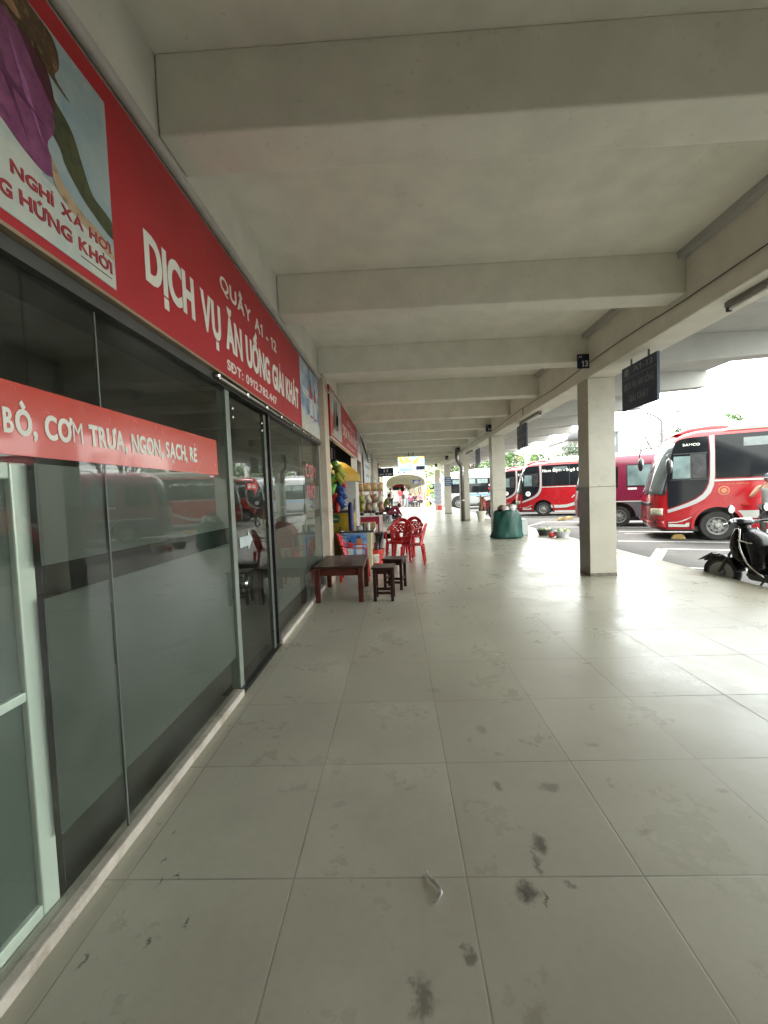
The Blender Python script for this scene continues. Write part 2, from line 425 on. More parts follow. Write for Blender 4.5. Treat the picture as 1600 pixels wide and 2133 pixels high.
M['white'] = pm('white_paint', (.75, .75, .73), .45, var=.05, dirt=.15)
M['black'] = pm('black_plastic', (.018, .018, .020), .35, var=.2)
M['gloss_black'] = pm('gloss_black', (.008, .008, .010), .12, coat=.6, var=.2)
M['navy'] = pm('sign_navy', (.012, .020, .060), .35, var=.1)
M['asphalt'] = None
# ================================================================ the setting
def asphalt():
    m, t, b = nodes('asphalt')
    n = noise(t, .35, 8, rough=.65); n2 = noise(t, 60, 4); n3 = noise(t, 2.2, 8, rough=.7)
    c = mixc(t, ramp(t, n.outputs['Fac'], .35, .65), (.040, .038, .036), (.066, .063, .059))
    c = mixc(t, math_(t, 'MULTIPLY', n2.outputs['Fac'], .35), c, (.05, .05, .048))
    c = mixc(t, math_(t, 'MULTIPLY', ramp(t, n3.outputs['Fac'], .58, .66), .5), c, (.12, .115, .10))
    t.links.new(c, b.inputs['Base Color']); b.inputs['Roughness'].default_value = .85
    bump(t, b, n2.outputs['Fac'], .4, .01); return m
M['asphalt'] = asphalt()
g = MB(); g.box(-400, 600, -150, 900, -.6, -.2); tag(g.obj('ground', M['asphalt']), kind='structure')
f = MB(); f.box(-1.10, 4.5, -30, 36, -.19, 0); tag(f.obj('pavement', M['floor'], bev=.012), kind='structure')
M['floor2'] = pm('outer_paving', (.24, .235, .215), .45, var=.1, scale=2, dirt=.3, bmp=.1)
f = MB(); f.box(-6, 4.5, 36, 120, -.19, -.01); tag(f.obj('path', M['floor2']), kind='structure')
M['kerbstone'] = pm('kerb_concrete', (.40, .33, .28), .8, var=.15, dirt=.5, bmp=.2)
k = MB(); k.prism([(4.5, 0), (4.5, -.19), (5.15, -.19)], 12.2, 16.2, lambda u, v, w_: Vector((u, w_, v+.001))); tag(k.obj('ramp', M['kerbstone']), kind='structure')
def road_paint():
    m, t, b = nodes('road_paint')
    n = noise(t, 14, 8, rough=.75)
    t.links.new(mixc(t, ramp(t, n.outputs['Fac'], .46, .70), (.42, .42, .40), (.12, .115, .11)), b.inputs['Base Color']); b.inputs['Roughness'].default_value = .7
    return m
M['road_paint'] = road_paint()
mk = MB()
def line(x0, y0, x1, y1, wd=.12):
    d = Vector((x1-x0, y1-y0, 0)); n = Vector((-d.y, d.x, 0)).normalized()*wd/2
    a, b = Vector((x0, y0, -.196)), Vector((x1, y1, -.196))
    mk.bm.faces.new([mk.bm.verts.new(p) for p in (a-n, b-n, b+n, a+n)])
line(7.16, 13.56, 16, 9.2); line(5.93, 11.26, 16, 6.75); line(6.12, 9.66, 16, 5.2, .10); line(5.02, 8.2, 6.06, 9.62, .22)
line(5.1, 7.42, 9, 5.6, .1); line(5.07, 16.4, 6.45, 18.3, .14); line(6.52, 18.28, 16, 14.05); line(5.22, 16.08, 16, 11.3); line(7.0, 12.9, 16, 8.9, .08)
line(6.6, 22.2, 16, 18.0); line(6.7, 26.5, 16, 22.3); line(6.7, 30.5, 16, 26.3)
tag(mk.obj('parking_lines', M['road_paint']), kind='structure')

# ================================================================ canopy over the platform
cn = thing('canopy', 'cream concrete canopy with deep cross beams over the tiled platform', 'canopy', (0, 0, 0))
s_ = MB(); s_.box(-6.5, 2.70, -30, 30.3, 3.48, 3.66); s_.obj('roof_slab', M['ceil'], cn)
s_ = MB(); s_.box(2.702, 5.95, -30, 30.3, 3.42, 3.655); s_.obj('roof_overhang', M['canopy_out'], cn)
e_ = MB(); e_.box(2.78, 3.16, -30, 30.28, 2.87, 3.478); e_.obj('edge_beam', M['ceil'], cn, bev=.012)
for k in range(30):
    y = 2.03 + 2.0*(k-15)
    if y < -29 or y > 30: continue
    b_ = MB(); b_.box(-1.088, 2.782, y, y+.27, 3.10, 3.482); b_.obj('cross_beam', M['ceil'], cn, bev=.012)
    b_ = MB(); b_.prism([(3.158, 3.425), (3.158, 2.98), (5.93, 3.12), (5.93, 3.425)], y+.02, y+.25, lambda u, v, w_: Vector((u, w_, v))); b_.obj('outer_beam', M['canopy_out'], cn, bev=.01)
cl = []
for i, y in enumerate((-6.0, 0.0, 6.0, 12.0, 18.0, 24.0, 30.0)):
    if y in (-6.0,): pass
    c_ = thing('column', '', 'column', (2.97, y+.19, 0), 0, 'columns along the platform edge')
    m_ = MB()
    z = 0.0
    for z1 in (1.31, 2.868): m_.box(-.19, .19, -.15, .19, z+.0015, z1-.0015); z = z1
    m_.obj('shaft', M['coltile'], c_, bev=.004)
    q = MB(); q.box(-.1925, .1925, -.1525, .1925, .0005, .05); q.obj('grimy_foot', pm('column_grime', (.16, .14, .11), .7, var=.4, scale=20), c_)
    q = MB(); q.box(-.1915, -.1905, -.149, .189, .05, 1.305); q.obj('side_layer', pm('column_brown_layer', (.17, .145, .12), .3, var=.1, dirt=.3), c_)  # thin brown layer on the lower left face only
    cl.append(c_)
for o, l in zip(cl, ('square tiled column behind the camera', 'square tiled column standing beside the camera just out of view',
        'nearest and widest tiled column, under the number 13 plate', 'tiled column behind the green sack, under the number 14 plate',
        'tiled column with a steel drainpipe down its side', 'tiled column with a small blue notice plate on it', 'farthest tiled column carrying a tall pale notice board')):
    o['label'] = l
# number plates on the cross beams
def num_plate(n, y, lab):
    t_ = thing('number_plate', lab, 'sign', (2.72, y, 3.09), 0, 'bay number plates under the canopy')
    p_ = MB(); p_.box(-.105, .105, -.012, 0, -.1, .1); p_.obj('plate', M['navy'], t_)
    text('A1', 'lettering', M['signwhite'], t_, (-.09, -.0125, .045), (1, 0, 0), (0, 0, 1), height=.035, bold=.015)
    text(n, 'lettering', M['signwhite'], t_, (-.045, -.0125, -.075), (1, 0, 0), (0, 0, 1), height=.085, bold=.02)
    w_ = MB(); w_.tube([(.1, .004, .0), (.2, .012, -.01), (.25, .01, .03)], .004, 6); w_.obj('cable', M['black'], t_)
for n, y in (('13', 5.99), ('14', 11.99), ('15', 17.99), ('16', 21.99), ('17', 27.99)):
    num_plate(n, y, 'small navy plate reading A1 %s above the column line' % n)
# hanging shop signs under the edge beam
M['hang_grey'] = pm('grey_lettering', (.24, .25, .28), .5, var=.1)  # even grey for the letters, darker than the other sign white
def hang_sign2(y0, l1, lab):
    t_ = thing('hanging_sign', lab, 'sign', (2.95, y0, 2.87), 0, 'navy signs hung from the edge beam')
    p_ = MB(); p_.box(-.015, .015, 0, .71, -.61, -.075); p_.obj('board', pm('board_blue_grey', (.035, .052, .105), .4, var=.2, dirt=.3), t_)
    for yy in (.17, .52):
        q = MB(); q.box(-.006, .006, yy-.012, yy+.012, -.076, .0); q.obj('hanger', M['dark_steel'], t_)
    text(l1, 'lettering', M['hang_grey'], t_, (-.0155, .46, -.175), (0, -1, 0), (0, 0, 1), height=.068, bold=.02, width=.38)
    text('DỊCH VỤ ĂN UỐNG', 'lettering', M['hang_grey'], t_, (-.0155, .355, -.36), (0, -1, 0), (0, 0, 1), height=.08, align='CENTER', width=.60, bold=.02)
    text('GIẢI KHÁT', 'lettering', M['hang_grey'], t_, (-.0155, .355, -.52), (0, -1, 0), (0, 0, 1), height=.08, align='CENTER', width=.40, bold=.02)
    q = MB(); q.box(-.0175, -.0152, .01, .70, -.222, -.216); q.obj('rule', M['hang_grey'], t_)
    q = MB(); q.lathe([(.05, 0), (.05, .002)], (-.0175, .60, -.15), 20, ax=0); q.obj('emblem', M['hang_grey'], t_)
hang_sign2(4.72, 'A1-13', 'navy board reading A1-13 hanging right of the nearest column')
hang_sign2(9.34, 'A1-14', 'navy board hanging between the nearest column and the second column')
hang_sign2(14.6, 'A1-15', 'navy board hanging just beyond the second column')
# tube lamps under the edge beam
def tube_lamp(y0, y1, lab):
    t_ = thing('tube_lamp', lab, 'lamp', (2.93, (y0+y1)/2, 2.87), 0, 'unlit tube lamps under the edge beam')
    h = (y1-y0)/2
    q = MB(); q.box(-.03, .03, -h, h, -.045, 0); q.obj('housing', pm('lamp_housing', (.22, .21, .19), .5), t_, bev=.006)
    q = MB(); q.tube([(0, -h+.03, -.062), (0, h-.03, -.062)], .013, 10); q.obj('tube', M['white'], t_)
    for s in (-1, 1):
        q = MB(); q.box(-.018, .018, s*(h-.015)-.012, s*(h-.015)+.012, -.08, -.045); q.obj('end_cap', M['black'], t_)
tube_lamp(2.5, 3.74, 'unlit tube lamp under the edge beam at the right edge of the view')
tube_lamp(8.4, 9.7, 'unlit tube lamp under the edge beam beside the second navy board')
tube_lamp(15.9, 17.1, 'unlit tube lamp under the edge beam before the drainpipe column')
# cables
w_ = MB(); w_.tube(hermite([(2.765, 2.0, 3.05), (2.768, 3.99, 3.04), (2.765, 4.8, 3.06), (2.77, 5.9, 3.06), (2.77, 7.3, 3.02), (2.768, 9, 3.05), (2.77, 11.9, 3.0), (2.77, 14, 3.03), (2.77, 17.9, 3.0)], 4), .006, 6)
w_.tube([(2.768, 9.0, 3.05), (2.768, 9.0, 2.90)], .007, 6)
tag(w_.obj('cable', M['dark_steel']), 'thin dark cable clipped along the inner side of the edge beam', 'cable')
# steel drainpipe on the column at y=18
dp = thing('drainpipe', 'dark steel drainpipe bending down in front of the third column', 'drainpipe', (2.80, 17.85, 0))
q = MB(); q.tube(hermite([(-.17, .02, 3.12), (-.17, .02, 2.75), (-.14, .02, 2.6), (.02, .02, 2.35), (.03, .02, 2.1)], 5) + [Vector((.03, .02, 0))], .085, 16); q.obj('pipe', pm('galvanised_pipe', (.20, .19, .18), .3, .8, dirt=.3), dp, smooth=True)
for z in (.88, 2.15):
    q = MB(); q.lathe([(.098, z), (.098, z+.05)], (.03, .02, 0), 16); q.obj('clamp', M['alu'], dp)
# notices on the far columns
def notice(nm, x, y, z0, z1, x0, x1, mat, lab, rows, rm):
    t_ = thing(nm, lab, 'notice', (x, y, (z0+z1)/2))
    q = MB(); q.box(x0, x1, -.02, 0, -(z1-z0)/2, (z1-z0)/2); q.obj('board', mat, t_)
    q = MB(); n = rows; hh = (z1-z0)
    for i in range(n):
        zc = hh/2 - hh*(i+.8)/(n+.6); ww = (x1-x0)*(.3+.13*((i*7) % 3))
        q.box((x0+x1)/2-ww, (x0+x1)/2+ww, -.0235, -.0205, zc-hh*.012-.006, zc+hh*.012+.006)
    q.obj('lettering', rm, t_)
notice('notice_plate', 2.97, 24.0, 1.62, 2.13, -.19, .21, pm('notice_blue', (.03, .09, .19), .4), 'small blue notice plate on the fourth column', 4, M['signwhite'])
notice('notice_board', 2.95, 29.9, .36, 1.95, -.26, .26, pm('notice_pale', (.50, .54, .60), .35), 'tall pale notice board on the farthest column', 16, pm('notice_grey', (.2, .24, .33), .5))

# ================================================================ the shop wall and the glass front
wl = thing('shop_wall', 'cream upper wall above the shop signs on the left', 'wall', (0, 0, 0))
q = MB(); q.box(-1.30, -1.09, -30, 6.34, 2.12, 3.479); q.obj('upper_wall', M['white_wall'], wl)
q = MB(); q.box(-1.30, -1.09, 6.3405, 11.949, 2.56, 3.479); q.obj('upper_wall', M['white_wall'], wl)
q = MB(); q.box(-1.30, -1.09, 11.95, 30.3, 2.12, 3.479); q.obj('upper_wall', M['white_wall'], wl)
q = MB(); q.box(-1.30, -1.10, -30, -8.21, 0, 2.119); q.obj('lower_wall', M['white_wall'], wl)
for y in (-.3, 5.98, 11.95, 17.95, 23.95, 29.8):
    q = MB(); q.box(-1.42, -1.075 if y < 3 else -1.01, y, y+.36, 0, 2.12 if y < 3 else 3.09); q.obj('pillar', M['pink_wall'], wl, bev=.01)
q = MB(); q.box(-1.30, -1.086, 2.6, 5.96, 2.06, 2.119); q.obj('lintel', M['dark_steel'], wl)
q = MB(); q.box(-1.30, -1.086, -8, 2.598, 2.062, 2.119); q.obj('lintel', M['dark_steel'], wl)
end_block = thing('end_light_block', 'added cream wall across the platform behind the camera, blocking light from the back', 'wall', (0, 0, 0))  # unseen wall, added to keep daylight off the beam faces
q = MB(); q.box(-1.08, 5.9, -9.3, -9.1, 0.002, 3.40); q.obj('wall', M['ceil'], end_block)
side_block = thing('side_wall', 'added cream wall beside the platform behind the camera, blocking light from the side', 'wall', (0, 0, 0))  # unseen too, added to cut the side light on the near floor and ceiling
q = MB(); q.box(4.3, 4.45, -9.05, -1.2, 0.002, 2.97); q.obj('wall', M['ceil'], side_block)
# rooms behind
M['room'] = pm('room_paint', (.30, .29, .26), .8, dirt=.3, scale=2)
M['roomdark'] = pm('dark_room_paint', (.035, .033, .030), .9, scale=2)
M['room_tile'] = pm('room_floor_tiles', (.22, .21, .18), .35, scale=2, dirt=.3)
rm = thing('shop_interior', 'dim eatery room seen through the frosted glass front', 'room', (0, 0, 0))
q = MB(); q.box(-6.4, -1.20, -8, 5.97, -.05, -.004); q.obj('room_floor', M['room_tile'], rm)
q = MB(); q.box(-6.5, -6.4, -8, 30, -.05, 3.47); q.obj('back_wall', M['room'], rm)
q = MB(); q.box(-6.4, -1.31, 6.0, 6.2, -.05, 3.47); q.obj('side_wall', M['room'], rm)
q = MB(); q.box(-6.4, -1.30, -8.2, -8, -.05, 3.47); q.obj('side_wall', M['room'], rm)
q = MB(); q.box(-6.4, -1.301, -8, 5.99, 2.75, 2.8); q.obj('room_ceiling', M['room'], rm)
it = thing('dining_table', 'dark table with a white tray behind the glass door', 'table', (-2.0, 3.6, 0))
wood_d = pm('inner_wood', (.05, .035, .028), .45)
q = MB(); q.box(-.45, .45, -.35, .35, .46, .5); q.obj('tabletop', wood_d, it)
for sx in (-1, 1):
    for sy_ in (-1, 1):
        q = MB(); q.box(sx*.38-.03, sx*.38+.03, sy_*.28-.03, sy_*.28+.03, 0, .46); q.obj('leg', wood_d, it)
q = MB(); q.box(-.25, .15, -.15, .12, 0, .03); tag(q.obj('tray', M['white'], None, bev=.01, loc=(-1.85, 3.5, .501)), 'white tray lying on the table behind the door', 'tray')

gf = thing('glass_shopfront', 'frosted glass eatery front with a clear door in it', 'shopfront', (0, 0, 0))
GX = -1.12
def pane(y0, y1, frost=True, z0=.045, z1=2.06, parent=gf):
    q = MB(); q.box(GX-.008, GX, y0, y1, z0, z1); p = q.obj('pane', M['glass'], parent)
    if frost:
        for za, zb in ((1.145, 1.468), (.265, 1.04)):
            q = MB(); q.box(GX-.0105, GX-.0085, y0+.003, y1-.003, za, zb); q.obj('frosted_film', M['frost'], p)
    return p
pane(-7.6, -4.2); pane(-4.19, -.34); pane(.07, 1.24, False); pane(1.246, 1.545, True); pane(1.555, 2.695); pane(3.645, 4.935); pane(4.941, 5.93)
for y in (1.55, 4.938):
    q = MB(); q.box(GX-.008, GX+.0005, y-.0035, y+.0035, .045, 2.06); q.obj('glass_joint', pm('joint_silicone', (.10, .115, .105), .4), gf)
q = MB(); q.box(GX-.05, GX+.012, 2.70, 2.765, .045, 2.06); q.obj('door_post', pm('post_green_grey', (.20, .23, .20), .35, .2), gf, bev=.004)
q = MB(); q.box(GX-.03, GX+.012, 5.93, 5.978, .0, 2.11); q.obj('end_channel', M['alu'], gf)
for a, b in ((-8, 2.70), (3.64, 5.93)):
    q = MB(); q.box(-1.16, -1.085, a, b, -.002, .044); q.obj('sill', pm('sill_strip', (.42, .38, .33), .6, dirt=.8, scale=14, bmp=.2), gf, bev=.006)
q = MB(); q.box(-1.24, -1.102, 2.702, 3.638, -.03, .004); q.obj('threshold', pm('threshold_dark', (.035, .034, .030), .5, dirt=.3), gf)
q = MB(); q.tube([(-1.075, 2.48, 2.085), (-1.075, 5.9, 2.095)], .017, 10); q.obj('door_rail', pm('rail_steel', (.18, .17, .15), .3, .8), gf, smooth=True)
for y in (2.50, 2.98, 3.42, 3.85, 4.3, 4.75, 5.2):
    q = MB(); q.lathe([(.020, -.016), (.020, 0), (.010, .006)], (-1.052, y, 2.087), 12, ax=0); q.obj('rail_bolt', M['chrome'], gf)
# door leaf
dr = thing('d', None, None); bpy.data.objects.remove(dr)
q = MB(); q.box(GX-.010, GX-.001, 2.775, 3.47, .03, 2.03); door = q.obj('door', M['glass'], gf)
q = MB(); q.box(GX-.02, GX+.01, 3.47, 3.53, .02, 2.04); q.obj('stile', pm('stile_grey', (.11, .125, .11), .3, .4), door)
q = MB(); q.box(GX-.015, GX+.014, 3.60, 3.64, .02, 2.06); q.obj('door_post', M['black'], gf)
q = MB(); q.box(GX-.01, GX, 3.535, 3.598, .04, 2.05); q.obj('pane', M['glass'], gf)
for y in (2.82, 3.43):
    for z in (1.96, 1.90): q = MB(); q.lathe([(.014, 0), (.014, .012), (.006, .018)], (GX, y, z), 12, ax=0); q.obj('hinge', M['chrome'], door)
q = MB(); q.lathe([(.018, 0), (.018, .03), (.022, .04), (.012, .05)], (GX, 2.83, .74), 14, ax=0); q.lathe([(.014, 0), (.014, .03)], (GX, 2.83, .79), 14, ax=0); q.obj('handle', M['chrome'], door)
q = MB(); q.box(GX-.02, GX+.006, 2.73, 2.80, .0, .05); q.obj('pivot', M['black'], door)
YZ = XF(GX+.0008)
flatpoly('arrow_sticker', [(3.03, 1.40), (3.20, 1.40), (3.20, 1.355), (3.28, 1.425), (3.20, 1.495), (3.20, 1.45), (3.03, 1.45)], M['red'], door, YZ)
text('ĐẨY VÀO', 'lettering', M['signwhite'], door, (GX+.003, 3.05, 1.412), (0, 1, 0), (0, 0, 1), height=.026, bold=.02, width=.16)
flatpoly('arrow_sticker', [(2.84, .985), (3.0, .985), (3.0, .955), (3.09, 1.025), (3.0, 1.10), (3.0, 1.06), (2.84, 1.06)], pm('pale_sticker', (.40, .47, .47), .4), door, YZ)
pk = pm('faded_red_lettering', (.42, .10, .11), .5)
text('CƠM', 'lettering', pk, gf, (GX+.0012, 5.05, 1.58), (0, 1, 0), (0, 0, 1), height=.17, width=.62, bold=.03, ext=.001)
text('PHỞ', 'lettering', pk, gf, (GX+.0012, 5.08, 1.31), (0, 1, 0), (0, 0, 1), height=.17, width=.50, bold=.03, ext=.001)
# menu banner stuck to the glass
mb_ = thing('menu_banner', 'red banner stuck on the glass reading CƠM TRƯA, NGON, SẠCH, RẺ', 'banner', (GX, 0, 1.59))
q = MB(); q.box(.0012, .004, -3.2, 2.545, -.103, .113); q.obj('panel', M['red2'], mb_)
text('BÒ, CƠM TRƯA, NGON, SẠCH, RẺ', 'lettering', M['signwhite'], mb_, (.0045, 2.275, -.040), (0, 1, 0), (0, 0, 1), height=.078, align='RIGHT', bold=.045, width=1.13, ext=.0012)
text('PHỞ', 'lettering', M['signwhite'], mb_, (.0045, 1.09, -.040), (0, 1, 0), (0, 0, 1), height=.078, align='RIGHT', bold=.045, width=.17, ext=.0012)
# aluminium display cabinet just inside the glass
dc = thing('display_cabinet', 'pale aluminium framed glass cabinet behind the shop glass at the left edge', 'cabinet', (-1.16, 0, 0))
mint = pm('cabinet_aluminium', (.74, .76, .73), .35, .2, var=.05)
for y in (1.20, .1, -.9):
    q = MB(); q.box(-.045, .0, y, y+.062, .03, 1.47); q.obj('stile', mint, dc, bev=.006)
    q = MB(); q.box(-.52, -.47, y+.01, y+.055, .03, 1.47); q.obj('stile', mint, dc)
for z, h in ((1.42, .05), (.735, .03), (.03, .05)):
    q = MB(); q.box(-.042, -.003, -.84, 1.2, z, z+h); q.obj('rail', mint, dc, bev=.004)
q = MB(); q.box(-.5, -.05, -.84, 1.2, 1.47, 1.49); q.obj('cabinet_top', mint, dc)
q = MB(); q.box(-.5, -.05, -.84, 1.2, .05, .07); q.box(-.5, -.05, -.84, 1.2, .74, .755); q.obj('shelf', pm('shelf_grey', (.3, .33, .31), .5), dc)
q = MB(); q.box(-.027, -.02, -.84, 1.2, .08, .735); q.box(-.027, -.02, -.84, 1.2, .765, 1.42); q.obj('cabinet_glass', glass('cabinet_pane', (.55, .62, .57), .05, (.16, .18, .165), .6), dc)
# conduit
cd = MB(); cd.tube([(-1.062, -8, 3.005), (-1.062, 5.9, 3.01)], .026, 10); cd.tube([(-1.078, -8, 3.055), (-1.078, 5.9, 3.06)], .010, 8)
cd.tube(hermite([(-1.06, 5.0, 3.05), (-1.05, 5.6, 3.0), (-1.02, 6.0, 3.04), (-.99, 6.3, 2.9), (-.99, 6.9, 3.06)], 5), .012, 6)
tag(cd.obj('conduit', pm('conduit_grey', (.42, .41, .38), .5, dirt=.4), smooth=True), 'grey cable conduit running along the wall above the near red sign', 'conduit')

# ================================================================ the long red sign of the near shop
SX = -1.062
sg = thing('shop_sign', 'long near red sign with phone number above the glass front', 'sign', (0, 0, 0))
q = MB(); q.box(-1.088, SX, -2.9, 5.82, 2.125, 2.945); q.obj('board', M['red'], sg)
q = MB(); q.box(-1.088, SX+.004, -2.9, 5.82, 2.112, 2.1245); q.obj('trim', pm('trim_brass', (.35, .27, .18), .4, .5), sg)
T = lambda s, y, z, h, w_, **k_: text(s, 'lettering', M['signwhite'], sg, (SX+.0004, y, z), (0, 1, 0), (0, 0, 1), height=h, width=w_, ext=.0015, **k_)
T('DỊCH VỤ ĂN UỐNG GIẢI KHÁT', 1.813, 2.315, .215, 2.78, bold=.045)
T('QUẦY A1 - 12', 2.60, 2.66, .098, 1.20, bold=.045)
T('SĐT: 0912.782.447', 2.65, 2.172, .066, 1.08, bold=.04)
F = XF(SX+.0004)
# advertising photograph at the left
def photo_mat(name, a, b, c, sc=4, rough=.35):
    m, t, bs = nodes(name); n = noise(t, sc, 8, rough=.65); n2 = noise(t, sc*2.3, 4)
    col = mixc(t, ramp(t, n.outputs['Fac'], .38, .62), a, b); col = mixc(t, ramp(t, n2.outputs['Fac'], .52, .72), col, c)
    t.links.new(col, bs.inputs['Base Color']); bs.inputs['Roughness'].default_value = rough; return m
ad = flatpoly('photo_panel', [(-.6, 2.16), (1.60, 2.16), (1.60, 2.86), (-.6, 2.86)], photo_mat('ad_sky', (.26, .34, .36), (.36, .42, .40), (.20, .30, .38)), sg, F, 0, .0012)
def adp(n, pts, mat, a, b):
    if len(pts) > 5:
        P = [Vector((*p, 0)) for p in pts]; Q = hermite([P[-1]] + P + [P[0]], 4)
        Q = [p for p in Q[4:-1]]; pts = [(min(p.x, 1.599), min(2.859, max(2.161, p.y))) for p in Q]
    flatpoly(n, pts, mat, ad, F, a, b)
adp('sand_area', [(-.6, 2.162), (1.598, 2.162), (1.598, 2.27), (1.50, 2.33), (1.40, 2.35), (1.28, 2.36), (1.15, 2.42), (-.6, 2.46)], photo_mat('ad_pale', (.42, .47, .44), (.50, .52, .46), (.36, .44, .42), 7), .0013, .0017)
adp('bush', [(1.30, 2.56), (1.36, 2.50), (1.38, 2.46), (1.44, 2.41), (1.50, 2.38), (1.598, 2.35), (1.598, 2.41), (1.56, 2.43), (1.50, 2.45), (1.46, 2.52), (1.42, 2.60), (1.36, 2.64), (1.30, 2.66)], photo_mat('ad_olive', (.035, .045, .02), (.07, .08, .03), (.02, .02, .012), 16), .0018, .0022)
adp('dress', [(.9, 2.80), (1.15, 2.76), (1.27, 2.74), (1.33, 2.66), (1.345, 2.55), (1.31, 2.47), (1.34, 2.41), (1.30, 2.37), (1.22, 2.385), (1.14, 2.42), (1.06, 2.41), (.9, 2.45)], photo_mat('ad_magenta', (.16, .035, .11), (.24, .075, .17), (.09, .02, .06), 9), .0023, .0028)
adp('dress_shade', [(1.20, 2.77), (1.29, 2.75), (1.34, 2.69), (1.35, 2.60), (1.31, 2.64), (1.26, 2.70)], photo_mat('ad_maroon', (.05, .01, .02), (.09, .015, .03), (.03, .01, .01), 14), .0029, .0032)
for k_, (a_, b_) in enumerate((((1.0, 2.74), (1.16, 2.45)), ((1.10, 2.73), (1.24, 2.42)), ((1.19, 2.70), (1.30, 2.44)), ((1.05, 2.60), (1.30, 2.52)))):
    d_ = Vector((b_[0]-a_[0], b_[1]-a_[1])); n_ = Vector((-d_.y, d_.x)).normalized()*.012
    adp('dress_fold', [a_, (a_[0]+d_.x*.4+n_.x, a_[1]+d_.y*.4+n_.y), b_, (a_[0]+d_.x*.5-n_.x, a_[1]+d_.y*.5-n_.y)], photo_mat('ad_fold%d' % (k_ % 2), *(((.09, .02, .06), (.12, .03, .09), (.06, .01, .04)) if k_ % 2 else ((.30, .10, .24), (.36, .14, .30), (.22, .06, .17))), 20), .0029, .0033 + .0002*k_)
adp('arm', [(1.32, 2.44), (1.37, 2.385), (1.45, 2.345), (1.52, 2.335), (1.59, 2.295), (1.598, 2.27), (1.55, 2.275), (1.49, 2.30), (1.40, 2.32), (1.33, 2.36)], photo_mat('ad_skin', (.36, .26, .16), (.46, .35, .23), (.22, .14, .08), 12), .0029, .0033)
adp('hair', [(.9, 2.853), (1.30, 2.853), (1.37, 2.83), (1.38, 2.77), (1.36, 2.72), (1.42, 2.695), (1.35, 2.705), (1.28, 2.73), (1.15, 2.75), (.9, 2.78)], photo_mat('ad_brown', (.035, .018, .010), (.10, .05, .022), (.25, .16, .08), 22), .0034, .0038)
adp('straw_hat', [(.9, 2.853), (1.10, 2.853), (1.20, 2.81), (1.24, 2.77), (1.18, 2.765), (.9, 2.79)], photo_mat('ad_straw', (.28, .17, .08), (.42, .30, .18), (.30, .06, .03), 20), .0039, .0042)
rl = pm('ad_lettering', (.30, .02, .03), .5)
text('NGHỈ XẢ HƠI', 'lettering', rl, ad, (SX+.003, 1.575, 2.285), (0, 1, 0), (0, 0, 1), height=.036, width=.402, align='RIGHT', bold=.05, ext=.001)
text('HỨNG KHỞI', 'lettering', rl, ad, (SX+.003, 1.577, 2.212), (0, 1, 0), (0, 0, 1), height=.042, width=.382, align='RIGHT', bold=.05, ext=.001)
text('CÙNG', 'lettering', rl, ad, (SX+.003, 1.168, 2.205), (0, 1, 0), (0, 0, 1), height=.042, width=.17, align='RIGHT', bold=.05, ext=.001)
adp('fine_print', [(1.42, 2.190), (1.575, 2.190), (1.575, 2.193), (1.42, 2.193)], M['black'], .003, .0035)
# blue drink advert at the right end of the sign
def blue_ad(y0, y1, z0, z1, x, parent):
    F2 = XF(x); L = y1-y0; Hh = z1-z0
    P_ = lambda pts: [(y0+a*L, z0+b*Hh) for a, b in pts]
    p = flatpoly('drink_advert', P_([(0, 0), (1, 0), (1, 1), (0, 1)]), photo_mat('ad_cloud', (.12, .22, .38), (.42, .52, .58), (.04, .10, .26), 3.2), parent, F2, 0, .0015)
    flatpoly('snow', P_([(0, 0), (1, 0), (1, .20), (.8, .27), (.6, .2), (.4, .28), (.2, .22), (0, .34)]), photo_mat('ad_snow', (.5, .5, .45), (.62, .62, .56), (.3, .36, .42), 9), p, F2, .0016, .002)
    for cx, s, zt in ((.52, 1, .80), (.76, .9, .72)):
        flatpoly('bottle', P_([(cx-.07*s, .22), (cx+.07*s, .22), (cx+.075*s, .45), (cx+.06*s, .55), (cx-.06*s, .55), (cx-.075*s, .45)]), pm('ad_bottle', (.55, .55, .55), .4, var=.2, scale=20), p, F2, .0021, .0026)
        flatpoly('bottle_top', P_([(cx-.06*s, .55), (cx+.06*s, .55), (cx+.07*s, .64), (cx+.03*s, zt-.03), (cx-.03*s, zt-.03), (cx-.07*s, .64)]), pm('ad_red', (.45, .02, .02), .4), p, F2, .0021, .0027)
        flatpoly('bottle_cap', P_([(cx-.025, zt-.03), (cx+.025, zt-.03), (cx+.025, zt+.05), (cx-.025, zt+.05)]), M['black'], p, F2, .0021, .0028)
        flatpoly('label', P_([(cx-.06*s, .25), (cx+.06*s, .25), (cx+.06*s, .29), (cx-.06*s, .29)]), pm('ad_red', (.45, .02, .02), .4), p, F2, .0027, .003)
    for zz in (.60, .54): flatpoly('fine_print', P_([(.08, zz), (.40, zz-.03), (.40, zz), (.08, zz+.03)]), M['signwhite'], p, F2, .0021, .0025)
blue_ad(4.72, 5.815, 2.126, 2.944, SX+.0004, sg)
